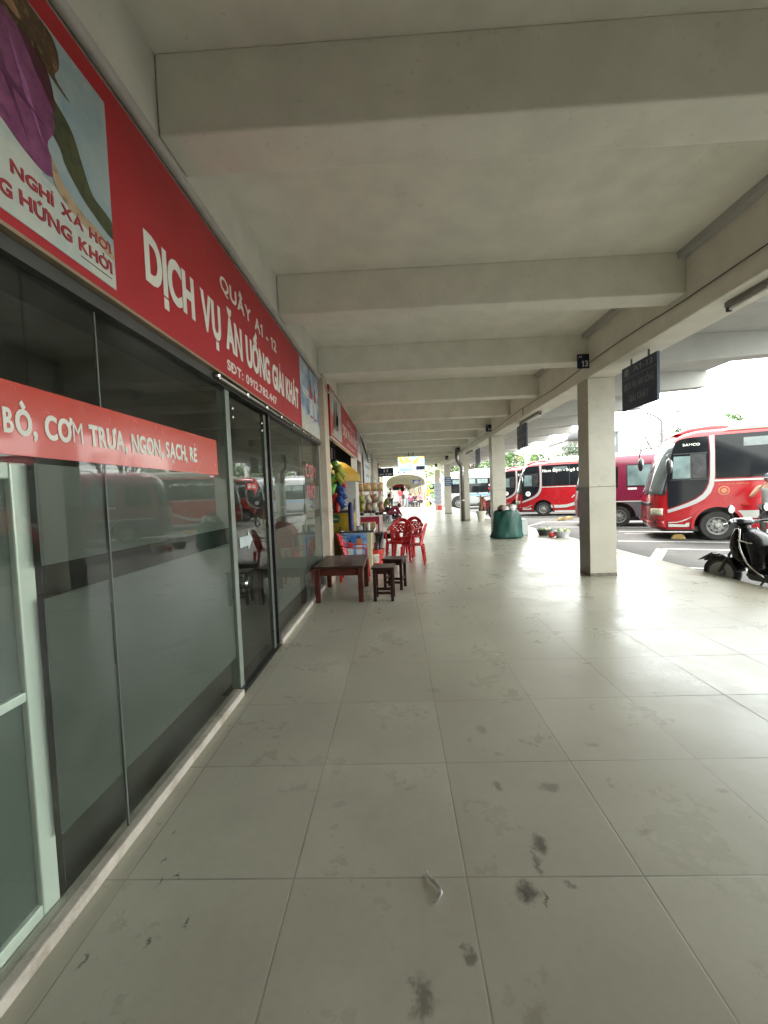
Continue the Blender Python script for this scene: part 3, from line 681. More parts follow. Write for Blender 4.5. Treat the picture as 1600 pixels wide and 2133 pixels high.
# second sign
S2 = -1.0
s2 = thing('shop_sign', 'smaller red sign above the open stall beyond the glass front', 'sign', (0, 0, 0))
q = MB(); q.box(-1.06, S2, 6.42, 11.75, 2.26, 3.06); q.obj('board', M['red'], s2)
q = MB(); q.box(-1.06, S2+.006, 6.42, 11.75, 2.235, 2.2595); q.obj('trim', pm('trim_light', (.6, .55, .48), .4), s2)
F3 = XF(S2+.0004)
a2 = flatpoly('photo_panel', [(6.50, 2.30), (7.75, 2.30), (7.75, 3.02), (6.50, 3.02)], photo_mat('ad_grey', (.36, .40, .38), (.44, .46, .42), (.3, .36, .34), 6), s2, F3, 0, .0015)
for pts, cc in (([(6.70, 2.40), (6.95, 2.45), (7.02, 2.75), (6.90, 2.98), (6.82, 2.75), (6.72, 2.62)], (.05, .03, .02)), ([(6.95, 2.42), (7.3, 2.45), (7.38, 2.70), (7.25, 2.82), (7.22, 2.96), (7.08, 2.95), (7.05, 2.75)], (.10, .05, .04)),
                ([(6.52, 2.32), (6.75, 2.34), (6.70, 2.6), (6.52, 2.7)], (.35, .03, .03)), ([(7.05, 2.55), (7.3, 2.5), (7.34, 2.7), (7.12, 2.74)], (.45, .2, .22))):
    flatpoly('figure', pts, photo_mat('ad_fig%.2f' % cc[0], cc, [c*1.8 for c in cc], [c*.6 for c in cc], 12), a2, F3, .0016, .0021)
text('QUẦY A1 - 13', 'lettering', pm('second_sign_white', (.60, .55, .50), .5), s2, (S2+.0004, 8.65, 2.80), (0, 1, 0), (0, 0, 1), height=.10, width=1.5, bold=.02)
text('DỊCH VỤ ĂN UỐNG', 'lettering', MATS['second_sign_white'], s2, (S2+.0004, 7.95, 2.50), (0, 1, 0), (0, 0, 1), height=.21, width=2.75, bold=.03)
text('SĐT: 0912.782.447', 'lettering', MATS['second_sign_white'], s2, (S2+.0004, 8.5, 2.34), (0, 1, 0), (0, 0, 1), height=.06, width=1.5, bold=.02)
blue_ad(10.85, 11.74, 2.27, 3.05, S2+.0004, s2)
# ================================================================ buses
ANG = R(-24)
def bus_mats(kind):
    if kind == 'maroon':
        return dict(body=pm('bus_maroon', (.15, .006, .030), .3, coat=.3, var=.05, scale=1, dirt=.1), roof=pm('bus_roof_rose', (.36, .04, .09), .35, coat=.3, var=.06), glassm=BG, lowr=pm('bus_grey', (.075, .075, .085), .4, var=.08))
    return dict(body=pm('bus_red', (.28, .004, .009), .25, coat=.35, var=.04, scale=1, dirt=.22), roof=M['white'], glassm=BG, lowr=None)
BG = pm('bus_glass', (.010, .011, .013), .05, var=.3, scale=1.5, spec=.22)
BW = pm('bus_white', (.36, .36, .34), .35, var=.08, dirt=.2)
BGL = pm('bus_glass_light', (.14, .19, .19), .06, var=.35, scale=2.5, spec=.3)
RUB = pm('tyre_rubber', (.018, .017, .016), .85, var=.25, scale=14, bmp=.15)
RIM = pm('wheel_rim', (.22, .22, .21), .45, .2, var=.15, scale=12)
def ring(z, prof, L, hwf, xf):
    """rounded footprint of the body at height z: front at xf(z), rear at L"""
    hw = hwf(z); x0 = xf(z); pts = []
    rc = .62; n = 9
    # the front: a flattened curve from the near side round to the far side
    for i in range(n+1):
        a = (i/n)*PI/2
        pts.append(Vector((x0 + .42 - .42*math.sin(a)**.9 if i else x0+.42, -hw + rc*(1-math.cos(a)), z)))
    for i in range(n, -1, -1):
        a = (i/n)*PI/2
        pts.append(Vector((x0 + .42 - .42*math.sin(a)**.9 if i else x0+.42, hw - rc*(1-math.cos(a)), z)))
    rr = .18
    for i in range(5):
        a = i/4*PI/2; pts.append(Vector((L-rr+rr*math.sin(a), hw-rr+rr*math.cos(a), z)))
    for i in range(5):
        a = i/4*PI/2; pts.append(Vector((L-rr+rr*math.cos(a), -hw+rr-rr*math.sin(a), z)))
    return pts
def lerp_tab(tab):
    def f(z):
        for (a, va), (b, vb) in zip(tab, tab[1:]):
            if z <= b: return va + (vb-va)*max(0, (z-a))/(b-a)
        return tab[-1][1]
    return f
def wheel(name, parent, x, y, r, side, rim=RIM):
    w_ = MB(); wd = .24
    w_.lathe([(r*.60, -wd/2), (r*.93, -wd/2), (r, -wd*.36), (r, wd*.36), (r*.93, wd/2), (r*.60, wd/2)], (0, 0, 0), 40, ax=1, cap=False)
    t_ = w_.obj(name, RUB, parent, loc=(x, y, r), smooth=False)
    q = MB(); s = side
    q.lathe([(r*.62, s*.122), (r*.60, s*.13), (r*.56, s*.10), (r*.50, s*.055), (r*.34, s*.085), (r*.30, s*.075), (r*.16, s*.08), (r*.155, s*.14), (r*.10, s*.15), (.001, s*.15)], (0, 0, 0), 36, ax=1, cap=False)
    rm_ = q.obj('rim', rim, t_, smooth=False)
    q = MB()
    for k in range(8):
        a = 2*PI*k/8; c = (r*.43*math.cos(a), s*.086, r*.43*math.sin(a)); q.lathe([(r*.065, 0), (r*.065, s*-.004)], c, 10, ax=1)
    q.obj('rim_holes', M['black'], rm_)
    q = MB()
    for k in range(8):
        a = 2*PI*(k+.5)/8; q.lathe([(.013, 0), (.013, s*.02)], (r*.24*math.cos(a), s*.08, r*.24*math.sin(a)), 6, ax=1)
    q.obj('wheel_nuts', M['chrome'], rm_)
    return t_
def make_bus(kind, label, loc, group, text_=None, sc=1.0, L=5.4, rz=ANG):
    mt = bus_mats(kind); mar = kind == 'maroon'
    # loc = ground point under the near front wheel, on the near side plane
    d = Vector((math.cos(rz), math.sin(rz), 0)); n = Vector((-math.sin(rz), math.cos(rz), 0))
    org = Vector(loc) + n*1.05*sc
    t = thing('bus', label, 'bus', org, rz, group); t.scale = (sc, sc, sc)
    zmax = 2.92 if not mar else 2.66
    if mar:
        xf = lerp_tab([(.3, -1.42), (.9, -1.46), (1.4, -1.40), (2.2, -1.24), (2.45, -1.12), (2.66, -.9)])
        hw = lerp_tab([(.3, 1.0), (.6, 1.05), (2.40, 1.0176), (2.50, .97), (2.58, .88), (2.66, .68)])
        zs = [.34, .42, .6, .9, 1.2, 1.4, 1.8, 2.2, 2.35, 2.45, 2.53, 2.6, 2.66]
    else:
        xf = lerp_tab([(.28, -1.38), (.40, -1.46), (.7, -1.50), (1.05, -1.48), (1.3, -1.42), (1.8, -1.30), (2.3, -1.14), (2.55, -1.03), (2.72, -.93), (2.83, -.75), (2.92, -.35)])
        hw = lerp_tab([(.28, 1.03), (.5, 1.0495), (.6, 1.05), (2.70, 1.0122), (2.80, .94), (2.88, .82), (2.92, .66)])
        zs = [.28, .34, .42, .6, .8, 1.05, 1.3, 1.6, 1.9, 2.2, 2.45, 2.6, 2.70, 2.78, 2.84, 2.89, 2.92]
    ring_ = lambda z: ring(z, None, L, hw, xf)
    b = MB(); b.loft([ring_(z) for z in zs])
    body = b.obj('body', mt['body'], t, smooth=False)
    # wheel arches cut out of the body
    q = MB()
    for x in (0, 3.45):
        for s in (-1, 1): q.lathe([(.50, -.45), (.50, .45)], (x, s*1.0, .37), 30, ax=1)
    cut = q.obj('cutter', None, t)
    md = body.modifiers.new('arch', 'BOOLEAN'); md.operation = 'DIFFERENCE'; md.object = cut; md.solver = 'EXACT'
    bpy.context.view_layer.update()
    dg = bpy.context.evaluated_depsgraph_get(); me = bpy.data.meshes.new_from_object(body.evaluated_get(dg))
    body.modifiers.clear(); body.data = me; bpy.data.objects.remove(cut)
    me.materials.clear(); me.materials.append(mt['body'])
    for p in me.polygons: p.use_smooth = True; p.material_index = 0
    e = body.modifiers.new('edge', 'EDGE_SPLIT'); e.split_angle = R(38)
    q = MB()
    for x in (0, 3.45):
        for s in (-1, 1): q.box(x-.55, x+.55, s*.62-.02, s*.62+.02, .25, .95)
    q.box(-1.2, L-.3, -.9, .9, .22, .34)
    q.obj('underbody', M['black'], t)
    for x in (0, 3.45):
        for s in (-1, 1):
            wheel('wheel', t, x, s*.90, .37, s)
    ys = -1.056
    SF = lambda u, v, w_: Vector((u, ys - w_ + (v-.6)*.018, v))
    SB = lambda u, v, w_: Vector((u, -ys + w_ - (v-.6)*.018, v))
    if not mar:
        # flare round the front arch
        for f_ in (SF, SB):
            q = MB(); A = [(math.cos(R(a))*.56, .37+math.sin(R(a))*.56) for a in range(-8, 189, 7)]; B = [(math.cos(R(a))*.495, .37+math.sin(R(a))*.495) for a in range(188, -9, -7)]
            q.prism(A + B, -.01, .022, f_); q.obj('wheel_arch', mt['body'], t)
        dw = [(-1.05, .84), (-1.06, 1.2), (-1.05, 1.55), (-1.01, 1.95), (-.955, 2.3), (-.92, 2.47), (-.88, 2.57), (-.80, 2.63), (-.69, 2.66), (-.45, 2.675), (-.19, 2.68), (-.165, 2.3), (-.17, 1.75), (-.19, 1.5), (-.24, 1.35), (-.32, 1.22), (-.45, 1.11), (-.63, 1.01), (-.85, .91)]
        dwm = flatpoly('driver_window', dw, BG, t, SF, .004, .012); flatpoly('driver_window', dw, BG, t, SB, .004, .012)
        # panes and frames within the driver's window
        flatpoly('sliding_pane', [(-.95, 1.62), (-.56, 1.62), (-.56, 2.20), (-.92, 2.20)], BGL, dwm, SF, .0125, .0145)
        flatpoly('sliding_pane', [(-.53, 1.62), (-.23, 1.62), (-.23, 2.24), (-.53, 2.24)], pm('cab_dark', (.03, .03, .033), .2, var=.5, scale=5), dwm, SF, .0125, .0145)
        q = MB()
        for a_, b_, c_, d_ in ((-1.0, -.2, 1.575, 1.60), (-.93, -.2, 2.25, 2.275), (-.56, -.535, 1.6, 2.25)): q.prism([(a_, c_), (b_, c_), (b_, d_), (a_, d_)], .0125, .019, SF)
        q.obj('window_frame', M['black'], dwm)
        # white curved band behind the driver's window
        inn = [(-.165, 2.69), (-.145, 2.3), (-.148, 1.72), (-.17, 1.48), (-.225, 1.32), (-.31, 1.19), (-.44, 1.08), (-.62, .98), (-.85, .88), (-1.065, .80)]
        outr = [(-1.065, .715), (-.83, .80), (-.60, .885), (-.42, .97), (-.26, 1.08), (-.14, 1.23), (-.075, 1.42), (-.05, 1.70), (-.05, 2.3), (-.062, 2.70)]
        for f_ in (SF, SB): flatpoly('white_band', inn + outr, pm('band_silver', (.30, .30, .30), .3, coat=.4, var=.05), t, f_, .005, .013)
        for f_ in (SF, SB):
            wn = flatpoly('side_window', [(-.03, 1.60), (L-.35, 1.60), (L-.35, 2.62), (L-.5, 2.70), (-.04, 2.69)], BG, t, f_, .004, .012)
            q = MB()
            for x in (1.28, 2.55, 3.8): q.prism([(x, 1.6), (x+.03, 1.6), (x+.03, 2.69), (x, 2.69)], .0125, .016, f_)
            q.obj('window_frame', M['black'], wn)
            flatpoly('vent_pane', [(.52, 2.37), (1.20, 2.37), (1.20, 2.58), (.52, 2.58)], pm('vent_glass', (.10, .12, .12), .08, var=.2), wn, f_, .0125, .0145)
            flatpoly('side_stripe', [(-.06, 1.515), (L-.2, 1.515), (L-.2, 1.56), (-.06, 1.56)], BW, t, f_, .004, .009)
            flatpoly('skirt_strip', [(.56, .22), (L-.3, .22), (L-.3, .29), (.56, .29)], pm('skirt_grey', (.42, .42, .42), .4, var=.1), t, f_, -.01, .006)
            q = MB(); q.prism([(.50, .90), (.62, .90), (.62, .945), (.50, .945)], .003, .018, f_); q.obj('side_marker', pm('marker_red', (.35, .03, .01), .25), t)
            # bottom flashes
            flatpoly('white_flash', [(-1.05, .43), (-1.05, .35), (-.66, .35), (-.60, .36), (-.59, .46), (-.66, .455), (-.69, .41)], BW, t, f_, .004, .009)
            flatpoly('white_flash', [(-1.05, .475), (-.86, .485), (-.74, .52), (-.72, .535), (-.52, .62), (-.66, .53), (-.73, .50), (-.86, .46), (-1.05, .45)], BW, t, f_, .004, .009)
        if text_ == 'SAMCO':
            flatpoly('white_sweep', [(.48, .575), (.36, .765), (2.6, .78), (2.6, .60)], BW, t, SF, .004, .009)
            text('SAMCO', 'lettering', M['signwhite'], dwm, (-.72, ys-.0125+.0335, 2.46), (1, 0, 0), (0, .018, 1), height=.062, width=.36, bold=.04, ext=.002)
            q = MB(); q.lathe([(.115, 0), (.115, -.003)], (.13, ys-.0045+.012, 1.275), 28, ax=1)
            em = q.obj('round_emblem', pm('emblem_gold', (.45, .20, .10), .4), t)
            q = MB(); q.lathe([(.095, 0), (.095, -.002)], (.13, ys-.008+.012, 1.275), 28, ax=1); e2 = q.obj('emblem_ring', mt['body'], em)
            q = MB(); q.lathe([(.06, 0), (.06, -.002)], (.13, ys+.0015, 1.275), 20, ax=1); q.box(.06, .20, ys-.0005, ys+.0014, 1.265, 1.285); q.obj('emblem_heart', MATS['emblem_gold'], em)
            text('LIMOUSINE', 'lettering', pm('dull_gold', (.42, .10, .05), .4), t, (.02, ys-.004+.0148, 1.425), (1, 0, 0), (0, 0, 1), height=.035, width=.62, bold=.02, shear=.3)
        else:
            flatpoly('white_sweep', [(.39, .43), (.37, .60), (.75, .575), (1.15, .60), (1.5, .70), (1.9, .86), (2.6, 1.2), (2.6, 1.05), (1.9, .70), (1.5, .55), (1.15, .45), (.75, .42)], BW, t, SF, .0045, .0095)
            flatpoly('white_flash', [(1.36, .93), (1.48, 1.08), (1.57, 1.11), (1.52, 1.03), (1.42, .95)], BW, t, SF, .004, .009)
            text(text_, 'lettering', M['signwhite'], t, (.0, ys-.0125+.0311, 2.33), (1, 0, 0), (0, .018, 1), height=.15, width=2.15, bold=.045, ext=.002)
            q = MB(); q.lathe([(.13, 0), (.13, -.003)], (-.75, ys-.0125+.0108, 1.20), 28, ax=1); em = q.obj('round_emblem', M['white'], t)
            q = MB(); q.box(-.84, -.66, ys-.0072, ys-.0048, 1.20, 1.215); q.box(-.80, -.70, ys-.0072, ys-.0048, 1.16, 1.17); q.lathe([(.04, 0), (.04, -.002)], (-.75, ys-.0049, 1.25), 12, ax=1); q.obj('emblem_mark', pm('emblem_grey', (.2, .25, .3), .4), em)
        # windscreen conforming to the curved front
        def front_patch(nm, z0, z1, i0, i1, mat_, off, par=t, nz=10, trim=None):
            q = MB(); zsx = [z0+(z1-z0)*k/nz for k in range(nz+1)]; rows = []
            for z in zsx:
                rg = ring_(z); row = []
                for i in range(i0, i1+1):
                    p = rg[i]; a_ = rg[i-1] if i > 0 else p + Vector((.3, 0, 0)); b2 = rg[i+1]
                    nn = Vector((-(b2-a_).y, (b2-a_).x, 0)).normalized()
                    if nn.dot(Vector((p.x-2, p.y, 0))) < 0: nn = -nn
                    row.append(q.bm.verts.new(p + nn*off))
                rows.append(row)
            for a_, b2 in zip(rows, rows[1:]):
                for i in range(len(a_)-1): q.bm.faces.new((a_[i], a_[i+1], b2[i+1], b2[i]))
            return q.obj(nm, mat_, par, smooth=True, solid=.006)
        front_patch('windscreen', 1.22, 2.56, 2, 17, pm('windscreen_glass', (.10, .115, .115), .04, var=.3, scale=1.2, spec=.9), .012)
        front_patch('windscreen_edge', 1.20, 2.60, 1, 3, M['black'], .007); front_patch('windscreen_edge', 1.20, 2.60, 16, 18, M['black'], .007)
        front_patch('grille', .92, 1.0, 5, 14, M['black'], .008, nz=2)
        for i0 in (1, 14):
            front_patch('headlight', .66, .84, i0+(0), i0+4, pm('headlight_glass', (.42, .38, .28), .12, var=.4, scale=14, coat=.6), .012, nz=3)
        front_patch('bumper', .30, .50, 1, 18, mt['body'], .02, nz=3)
        front_patch('fog_lamp', .42, .52, 3, 4, M['black'], .03, nz=2)
        # roof: red visor at the front, white air-conditioning hump behind
        q = MB(); prof = [(-.90, 2.80), (-.55, 2.93), (-.1, 2.97), (.45, 2.935), (.62, 2.90), (.62, 2.70), (-.5, 2.70)]
        q.prism(prof, -.80, .80, lambda u, v, w_: Vector((u, w_, v))); q.obj('roof_visor', mt['body'], t, bev=.05)
        rr_ = lambda x0, y0, z: [Vector((x, y, z)) for x, y in ((x0, -y0), (L-.15, -y0), (L-.15, y0), (x0, y0))]
        q = MB(); q.loft([rr_(.10, .985, 2.775), rr_(.30, .965, 2.90), rr_(.55, .90, 3.03), rr_(.85, .68, 3.10)])
        q.obj('roof', pm('roof_cream', (.36, .34, .28), .5, var=.08, dirt=.25, scale=3), t, bev=.04)
        # wipers
        q = MB(); q.tube([(-1.40, -.5, 1.27), (-1.33, -.05, 1.5)], .012, 6); q.tube([(-1.47, .2, 1.27), (-1.30, .6, 1.6)], .012, 6); q.obj('wiper', M['black'], t)
        # mirrors on arms
        for s in (-1, 1):
            a_ = hermite([(-1.05, s*.86, 2.62), (-1.35, s*1.08, 2.60), (-1.45, s*1.2, 2.42), (-1.42, s*1.22, 2.30)], 5) if s > 0 else hermite([(-.98, s*1.0, 2.28), (-1.08, s*1.12, 2.24), (-1.05, s*1.2, 2.12)], 4)
            q = MB(); q.tube(a_, .016, 8); ar = q.obj('mirror', M['black'], t, smooth=True)
            c = a_[-1]; q = MB(); q.ball(c + Vector((0, 0, -.17)), .17, (.45, .75, 1.25), 14, 10); q.obj('mirror_shell', M['black'], ar, smooth=True)
            q = MB(); q.ball(c + Vector((.045, 0, -.17)), .14, (.28, .7, 1.2), 12, 8); q.obj('mirror_glass', M['chrome'], ar, smooth=True)
    else:
        gw = mt['lowr']
        for f_ in (SF, SB):
            flatpoly('grey_skirt', [(-1.0, .36), (-.56, .36)] + [(math.cos(R(a))*.52, .37+math.sin(R(a))*.52) for a in range(180, -1, -10)] + [(3.45-.52, .36)] + [(3.45+math.cos(R(a))*.52, .37+math.sin(R(a))*.52) for a in range(180, -1, -10)] + [(L-.2, .36), (L-.2, .90), (-1.0, .90)], gw, t, f_, .002, .010)
            flatpoly('pale_line', [(-1.0, .905), (L-.2, .905), (L-.2, .93), (-1.0, .93)], M['signwhite'], t, f_, .002, .007)
            for x0_, x1_ in ((.24, 1.10), (1.22, 2.1), (2.2, 3.1), (3.2, 4.1), (4.2, 4.95)):
                wn = flatpoly('side_window', [(x0_, 1.44), (x1_, 1.44), (x1_, 2.22), (x0_, 2.22)], M['black'], t, f_, .002, .008)
                flatpoly('pane', [(x0_+.035, 1.475), (x1_-.035, 1.475), (x1_-.035, 2.185), (x0_+.035, 2.185)], BGL, wn, f_, .0085, .0105)
            dr = flatpoly('driver_door', [(-.95, .95), (.02, .95), (.04, 2.2), (-.80, 2.2), (-.93, 1.8)], mt['body'], t, f_, .002, .006)
            flatpoly('driver_window', [(-.88, 1.42), (-.03, 1.42), (-.01, 2.16), (-.75, 2.16), (-.86, 1.8)], BG, dr, f_, .0065, .0095)
        flatpoly('sticker', [(.28, 1.33), (.55, 1.33), (.55, 1.40), (.28, 1.40)], M['white'], t, SF, .002, .005)
        flatpoly('sticker', [(-.17, 1.22), (-.09, 1.22), (-.09, 1.32), (-.17, 1.32)], pm('emblem_gold', (.45, .20, .10), .4), t, SF, .0065, .009)
        q = MB(); zsx = [1.35, 1.6, 1.9, 2.2, 2.35]; rows = []
        for z in zsx: rows.append([q.bm.verts.new(p + Vector((-.012, 0, 0))) for p in ring_(z)[2:18]])
        for a_, b2 in zip(rows, rows[1:]):
            for i in range(len(a_)-1): q.bm.faces.new((a_[i], a_[i+1], b2[i+1], b2[i]))
        q.obj('windscreen', BG, t, smooth=True, solid=.006)
        q = MB(); q.loft([[Vector((x, y, z)) for x, y in ((a0, -yy), (L-a1, -yy), (L-a1, yy), (a0, yy))] for z, a0, a1, yy in ((2.5, -.95, .1, .93), (2.62, -.7, .25, .82), (2.70, -.4, .4, .5))]); q.obj('roof', mt['roof'], t, bev=.04)
        q = MB(); q.tube(hermite([(.62, -1.06, .36), (.62, -1.1, .30), (.66, -1.12, .26)], 3), .03, 8); q.obj('mud_flap', M['black'], t)
    return t
make_bus('red', 'nearest red and white bus, behind the black scooter', (8.15, 10.72, -.2), 'buses parked at the bays', 'SAMCO')
make_bus('maroon', 'maroon bus with a dark grey skirt half hidden by the nearest column', (7.95, 15.0, -.2), 'buses parked at the bays', None, 1.0)
make_bus('red', 'red bus with Nam Định - Ngô Đồng lettering over its windows', (7.75, 22.1, -.2), 'buses parked at the bays', 'Nam Định - Ngô Đồng', 1.0, 6.2)
make_bus('red', 'red bus mostly hidden behind the second column and the Ngô Đồng bus', (7.95, 27.2, -.2), 'buses parked at the bays', 'Nam Định - Hà Nội', 1.0, 6.2)
# the white coach farther back, side on
def coach(label, loc, rz, L, body, win, stripe, group, txt=None, H_=3.1):
    t = thing('coach', label, 'coach', loc, rz, group)
    def rg(z, x0, hw):
        r_ = .28; P = []
        for cx, cy_, a0 in ((x0+r_, -hw+r_, 180), (L-r_, -hw+r_, 270), (L-r_, hw-r_, 0), (x0+r_, hw-r_, 90)):
            for k in range(5): a = R(a0+k*22.5); P.append(Vector((cx+r_*math.cos(a), cy_+r_*math.sin(a), z)))
        return P
    q = MB(); q.loft([rg(.30, .12, 1.2), rg(.5, .02, 1.23), rg(1.2, 0, 1.24), rg(1.9, .12, 1.24), rg(2.6, .38, 1.2), rg(H_-.2, .6, 1.12), rg(H_-.05, .9, .95), rg(H_, 1.2, .7)])
    q.obj('body', body, t, smooth=True)
    YS = lambda u, v, w_: Vector((u, -1.245-w_ + max(0, v-1.9)*.055, v))
    wn = flatpoly('side_window', [(.55, 1.32), (L-.3, 1.32), (L-.3, 2.50), (.85, 2.50), (.62, 2.0)], BG, t, YS, 0, .010)
    for x in range(1, int(L)-1):
        flatpoly('pane', [(x+.1, 2.06), (x+.93, 2.06), (x+.93, 2.42), (x+.1, 2.42)], BGL, wn, YS, .0105, .0125)
    flatpoly('side_stripe', [(1.6, 1.10), (L-.2, 1.10), (L-.2, 1.20), (1.6, 1.20)], stripe, t, YS, 0, .006)
    for x in (1.55, L-2.2):
        a = MB(); a.lathe([(.60, 0), (.60, -.01)], (x, -1.238, .5), 24, ax=1); a.obj('wheel_arch', M['black'], t)
        wheel('wheel', t, x, -1.20, .48, -1)
    q = MB(); q.box(.4, L-.3, -1.1, 1.1, .2, .31); q.obj('underbody', M['black'], t)
    q = MB(); q.prism([(.02, 1.25), (.02+.09, 1.9), (.36, 2.55), (.40, 2.55), (.2, 1.9), (.12, 1.25)], -1.05, 1.05, lambda u, v, w_: Vector((u-.02, w_, v))); q.obj('windscreen', BG, t)
    if txt:
        for (s_, z_, m_, h_) in txt: text(s_, 'lettering', m_, t, (4.0, -1.26, z_), (1, 0, 0), (0, 0, 1), height=h_, width=2.0, bold=.03)
    q = MB(); q.box(1.8, L-1, -.7, .7, H_-.02, H_+.16); q.obj('roof_unit', pm('unit_grey', (.42, .42, .42), .6), t, bev=.03)
    return t
wc = pm('coach_white', (.36, .37, .37), .3, coat=.4, var=.04, dirt=.08, scale=1)
coach('long white sleeper coach with a light blue stripe beyond the columns', (3.6, 35.4, -.2), R(-4), 10.5, wc, BG, pm('stripe_blue', (.10, .30, .55), .4), 'buses parked at the bays', [('CABIN', 1.80, M['signwhite'], .2), ('LIMOUSINE', 1.52, pm('coach_red', (.55, .03, .03), .4), .2)])

# ================================================================ wheel chocks
def chock(x, y, rz, lab, g_='yellow wheel chocks'):
    t = thing('wheel_chock', lab, 'chock', (x, y, -.196), rz, g_)
    q = MB(); q.prism([(-.17, 0), (.17, 0), (.12, .10), (.06, .13), (-.06, .13), (-.12, .10)], -.1, .1, lambda u, v, w_: Vector((u, w_, v)))
    q.obj('block', pm('chock_yellow', (.36, .24, .08), .8, var=.2, dirt=.7, scale=9), t, bev=.012)
    q = MB(); q.tube(hermite([(-.03, 0, .125), (-.02, 0, .17), (.02, 0, .17), (.03, 0, .125)], 3), .008, 6); q.obj('handle', M['dark_steel'], t)
chock(7.55, 11.3, R(-30), 'worn yellow wheel chock by the front wheel of the nearest bus')
chock(7.35, 18.7, R(10), 'left one of two yellow blocks lying before the Ngô Đồng bus')
chock(7.95, 19.3, R(25), 'right one of two yellow blocks lying before the Ngô Đồng bus')

# ================================================================ scooter
def scooter(loc, rz, label):
    t = thing('scooter', label, 'scooter', loc, rz)
    bk = pm('scooter_black', (.007, .007, .008), .28, coat=.15, var=.2, spec=.3); gr = pm('scooter_grey', (.05, .05, .052), .5, var=.15); sv = pm('scooter_trim', (.58, .56, .52), .2, .9)
    # local: +x forward, z up, front wheel at x=.62, rear wheel at x=-.62
    for nm, x in (('wheel', .68), ('wheel', -.62)):
        q = MB(); q.lathe([(.15, -.045), (.205, -.045), (.225, -.02), (.225, .02), (.205, .045), (.15, .045)], (0, 0, 0), 32, ax=1, cap=False); w_ = q.obj(nm, RUB, t, loc=(x, .09 if x > 0 else 0, .225), smooth=False); w_.rotation_euler = (0, 0, R(20) if x > 0 else 0)
        q = MB(); q.lathe([(.165, -.047), (.14, -.03), (.05, -.02), (.04, -.05), (.001, -.05)], (0, 0, 0), 24, ax=1, cap=False); q.lathe([(.165, .047), (.14, .03), (.05, .02), (.04, .05), (.001, .05)], (0, 0, 0), 24, ax=1, cap=False); q.obj('rim', pm('scooter_rim', (.30, .30, .30), .4, .4), w_)
    q = MB(); A = []
    for a in range(30, 171, 15): A.append((.68+.27*math.cos(R(a)), .225+.27*math.sin(R(a))))
    B = [(.68+.245*math.cos(R(a)), .225+.245*math.sin(R(a))) for a in range(170, 29, -15)]
    q.prism(A+B, -.085, .085, lambda u, v, w_: Vector((u, w_, v))); q.obj('front_mudguard', bk, t, bev=.01, loc=(-.02, .10, 0))
    q = MB(); q.prism([(.80, .50), (1.04, .35), (.92, .38), (.76, .42)], -.045, .045, lambda u, v, w_: Vector((u, w_, v))); q.obj('mudguard_beak', bk, t, bev=.01, loc=(-.02, .12, 0))
    q = MB()
    for s in (-1, 1): q.tube([(.68, .09+s*.06, .225), (.60, .05+s*.05, .45), (.47, s*.03, .70)], .017, 8)
    q.obj('fork', gr, t)
    # leg shield: curved wide panel, the side towards the rider
    def shield(u, v):
        # u across, v up
        wd = .235 - .10*max(0, v-.6)/.4 - .05*max(0, .25-v)/.25
        wd *= (1 - .1*abs(v-.3))
        y = (u*2-1)*wd
        x = .24 + .20*v + .02*math.sin(v*PI) - .10*(abs(u*2-1)**2)*(.4+.6*(1-v)) - (.10*(1-v)**6)
        return Vector((x, y, .27 + .60*v))
    q = MB(); q.grid(shield, 14, 16); q.obj('leg_shield', bk, t, smooth=True, solid=.02)
    q = MB(); P_ = [shield(0, i/16) + Vector((-.004, -.006, 0)) for i in range(17)]; q.tube(P_, .011, 8)
    P2 = [shield(1, i/16) + Vector((-.004, .006, 0)) for i in range(17)]; q.tube(P2, .011, 8); q.obj('shield_trim', sv, t, smooth=True)
    def inner(u, v):
        y = (u*2-1)*(.185-.05*v); x = .15 + .22*v - .06*(1-abs(u*2-1)**2)*(1-v*.4); return Vector((x, y, .32+.5*v))
    q = MB(); q.grid(inner, 10, 10); q.obj('inner_panel', bk, t, smooth=True, solid=.02)
    q = MB(); rg_ = []
    for z, rx, ry, cx in ((.30, .11, .25, .17), (.38, .13, .22, .17), (.50, .15, .19, .21), (.64, .16, .185, .25), (.74, .155, .18, .285), (.80, .12, .14, .32), (.86, .07, .09, .37)):
        rg_.append([Vector((cx + rx*math.cos(2*PI*k/20), ry*math.sin(2*PI*k/20), z)) for k in range(20)])
    q.loft(rg_); q.obj('knee_panel', bk, t, smooth=True)
    q = MB(); q.tube(hermite([(.36, -.20, .72), (.22, -.17, .69), (.115, 0, .67), (.22, .17, .69), (.36, .20, .72)], 5), .009, 8); q.obj('chrome_hoop', M['chrome'], t, smooth=True)
    q = MB(); q.box(.03, .06, -.02, .02, .55, .62); q.obj('bag_hook', gr, t, bev=.004)
    q = MB(); rg_ = []
    for z, x0_, x1_, hw_ in ((.34, .30, .44, .11), (.46, .36, .54, .15), (.60, .38, .58, .17), (.74, .40, .56, .16), (.86, .42, .52, .11)):
        rg_.append([Vector(((x0_+x1_)/2 + (x1_-x0_)/2*math.cos(2*PI*k/18), hw_*math.sin(2*PI*k/18), z)) for k in range(18)])
    q.loft(rg_); q.obj('front_cowl', bk, t, smooth=True)
    # floorboard and belly
    q = MB(); q.prism([(.30, .27), (.24, .20), (-.12, .20), (-.20, .28), (-.12, .30), (.22, .30)], -.17, .17, lambda u, v, w_: Vector((u, w_, v))); q.obj('floorboard', gr, t, bev=.02)
    q = MB()
    for y in (-.1, -.05, 0, .05, .1): q.box(-.1, .2, y-.006, y+.006, .300, .307)
    q.obj('foot_rubbers', M['black'], t)
    # rear body, seat
    rings = []
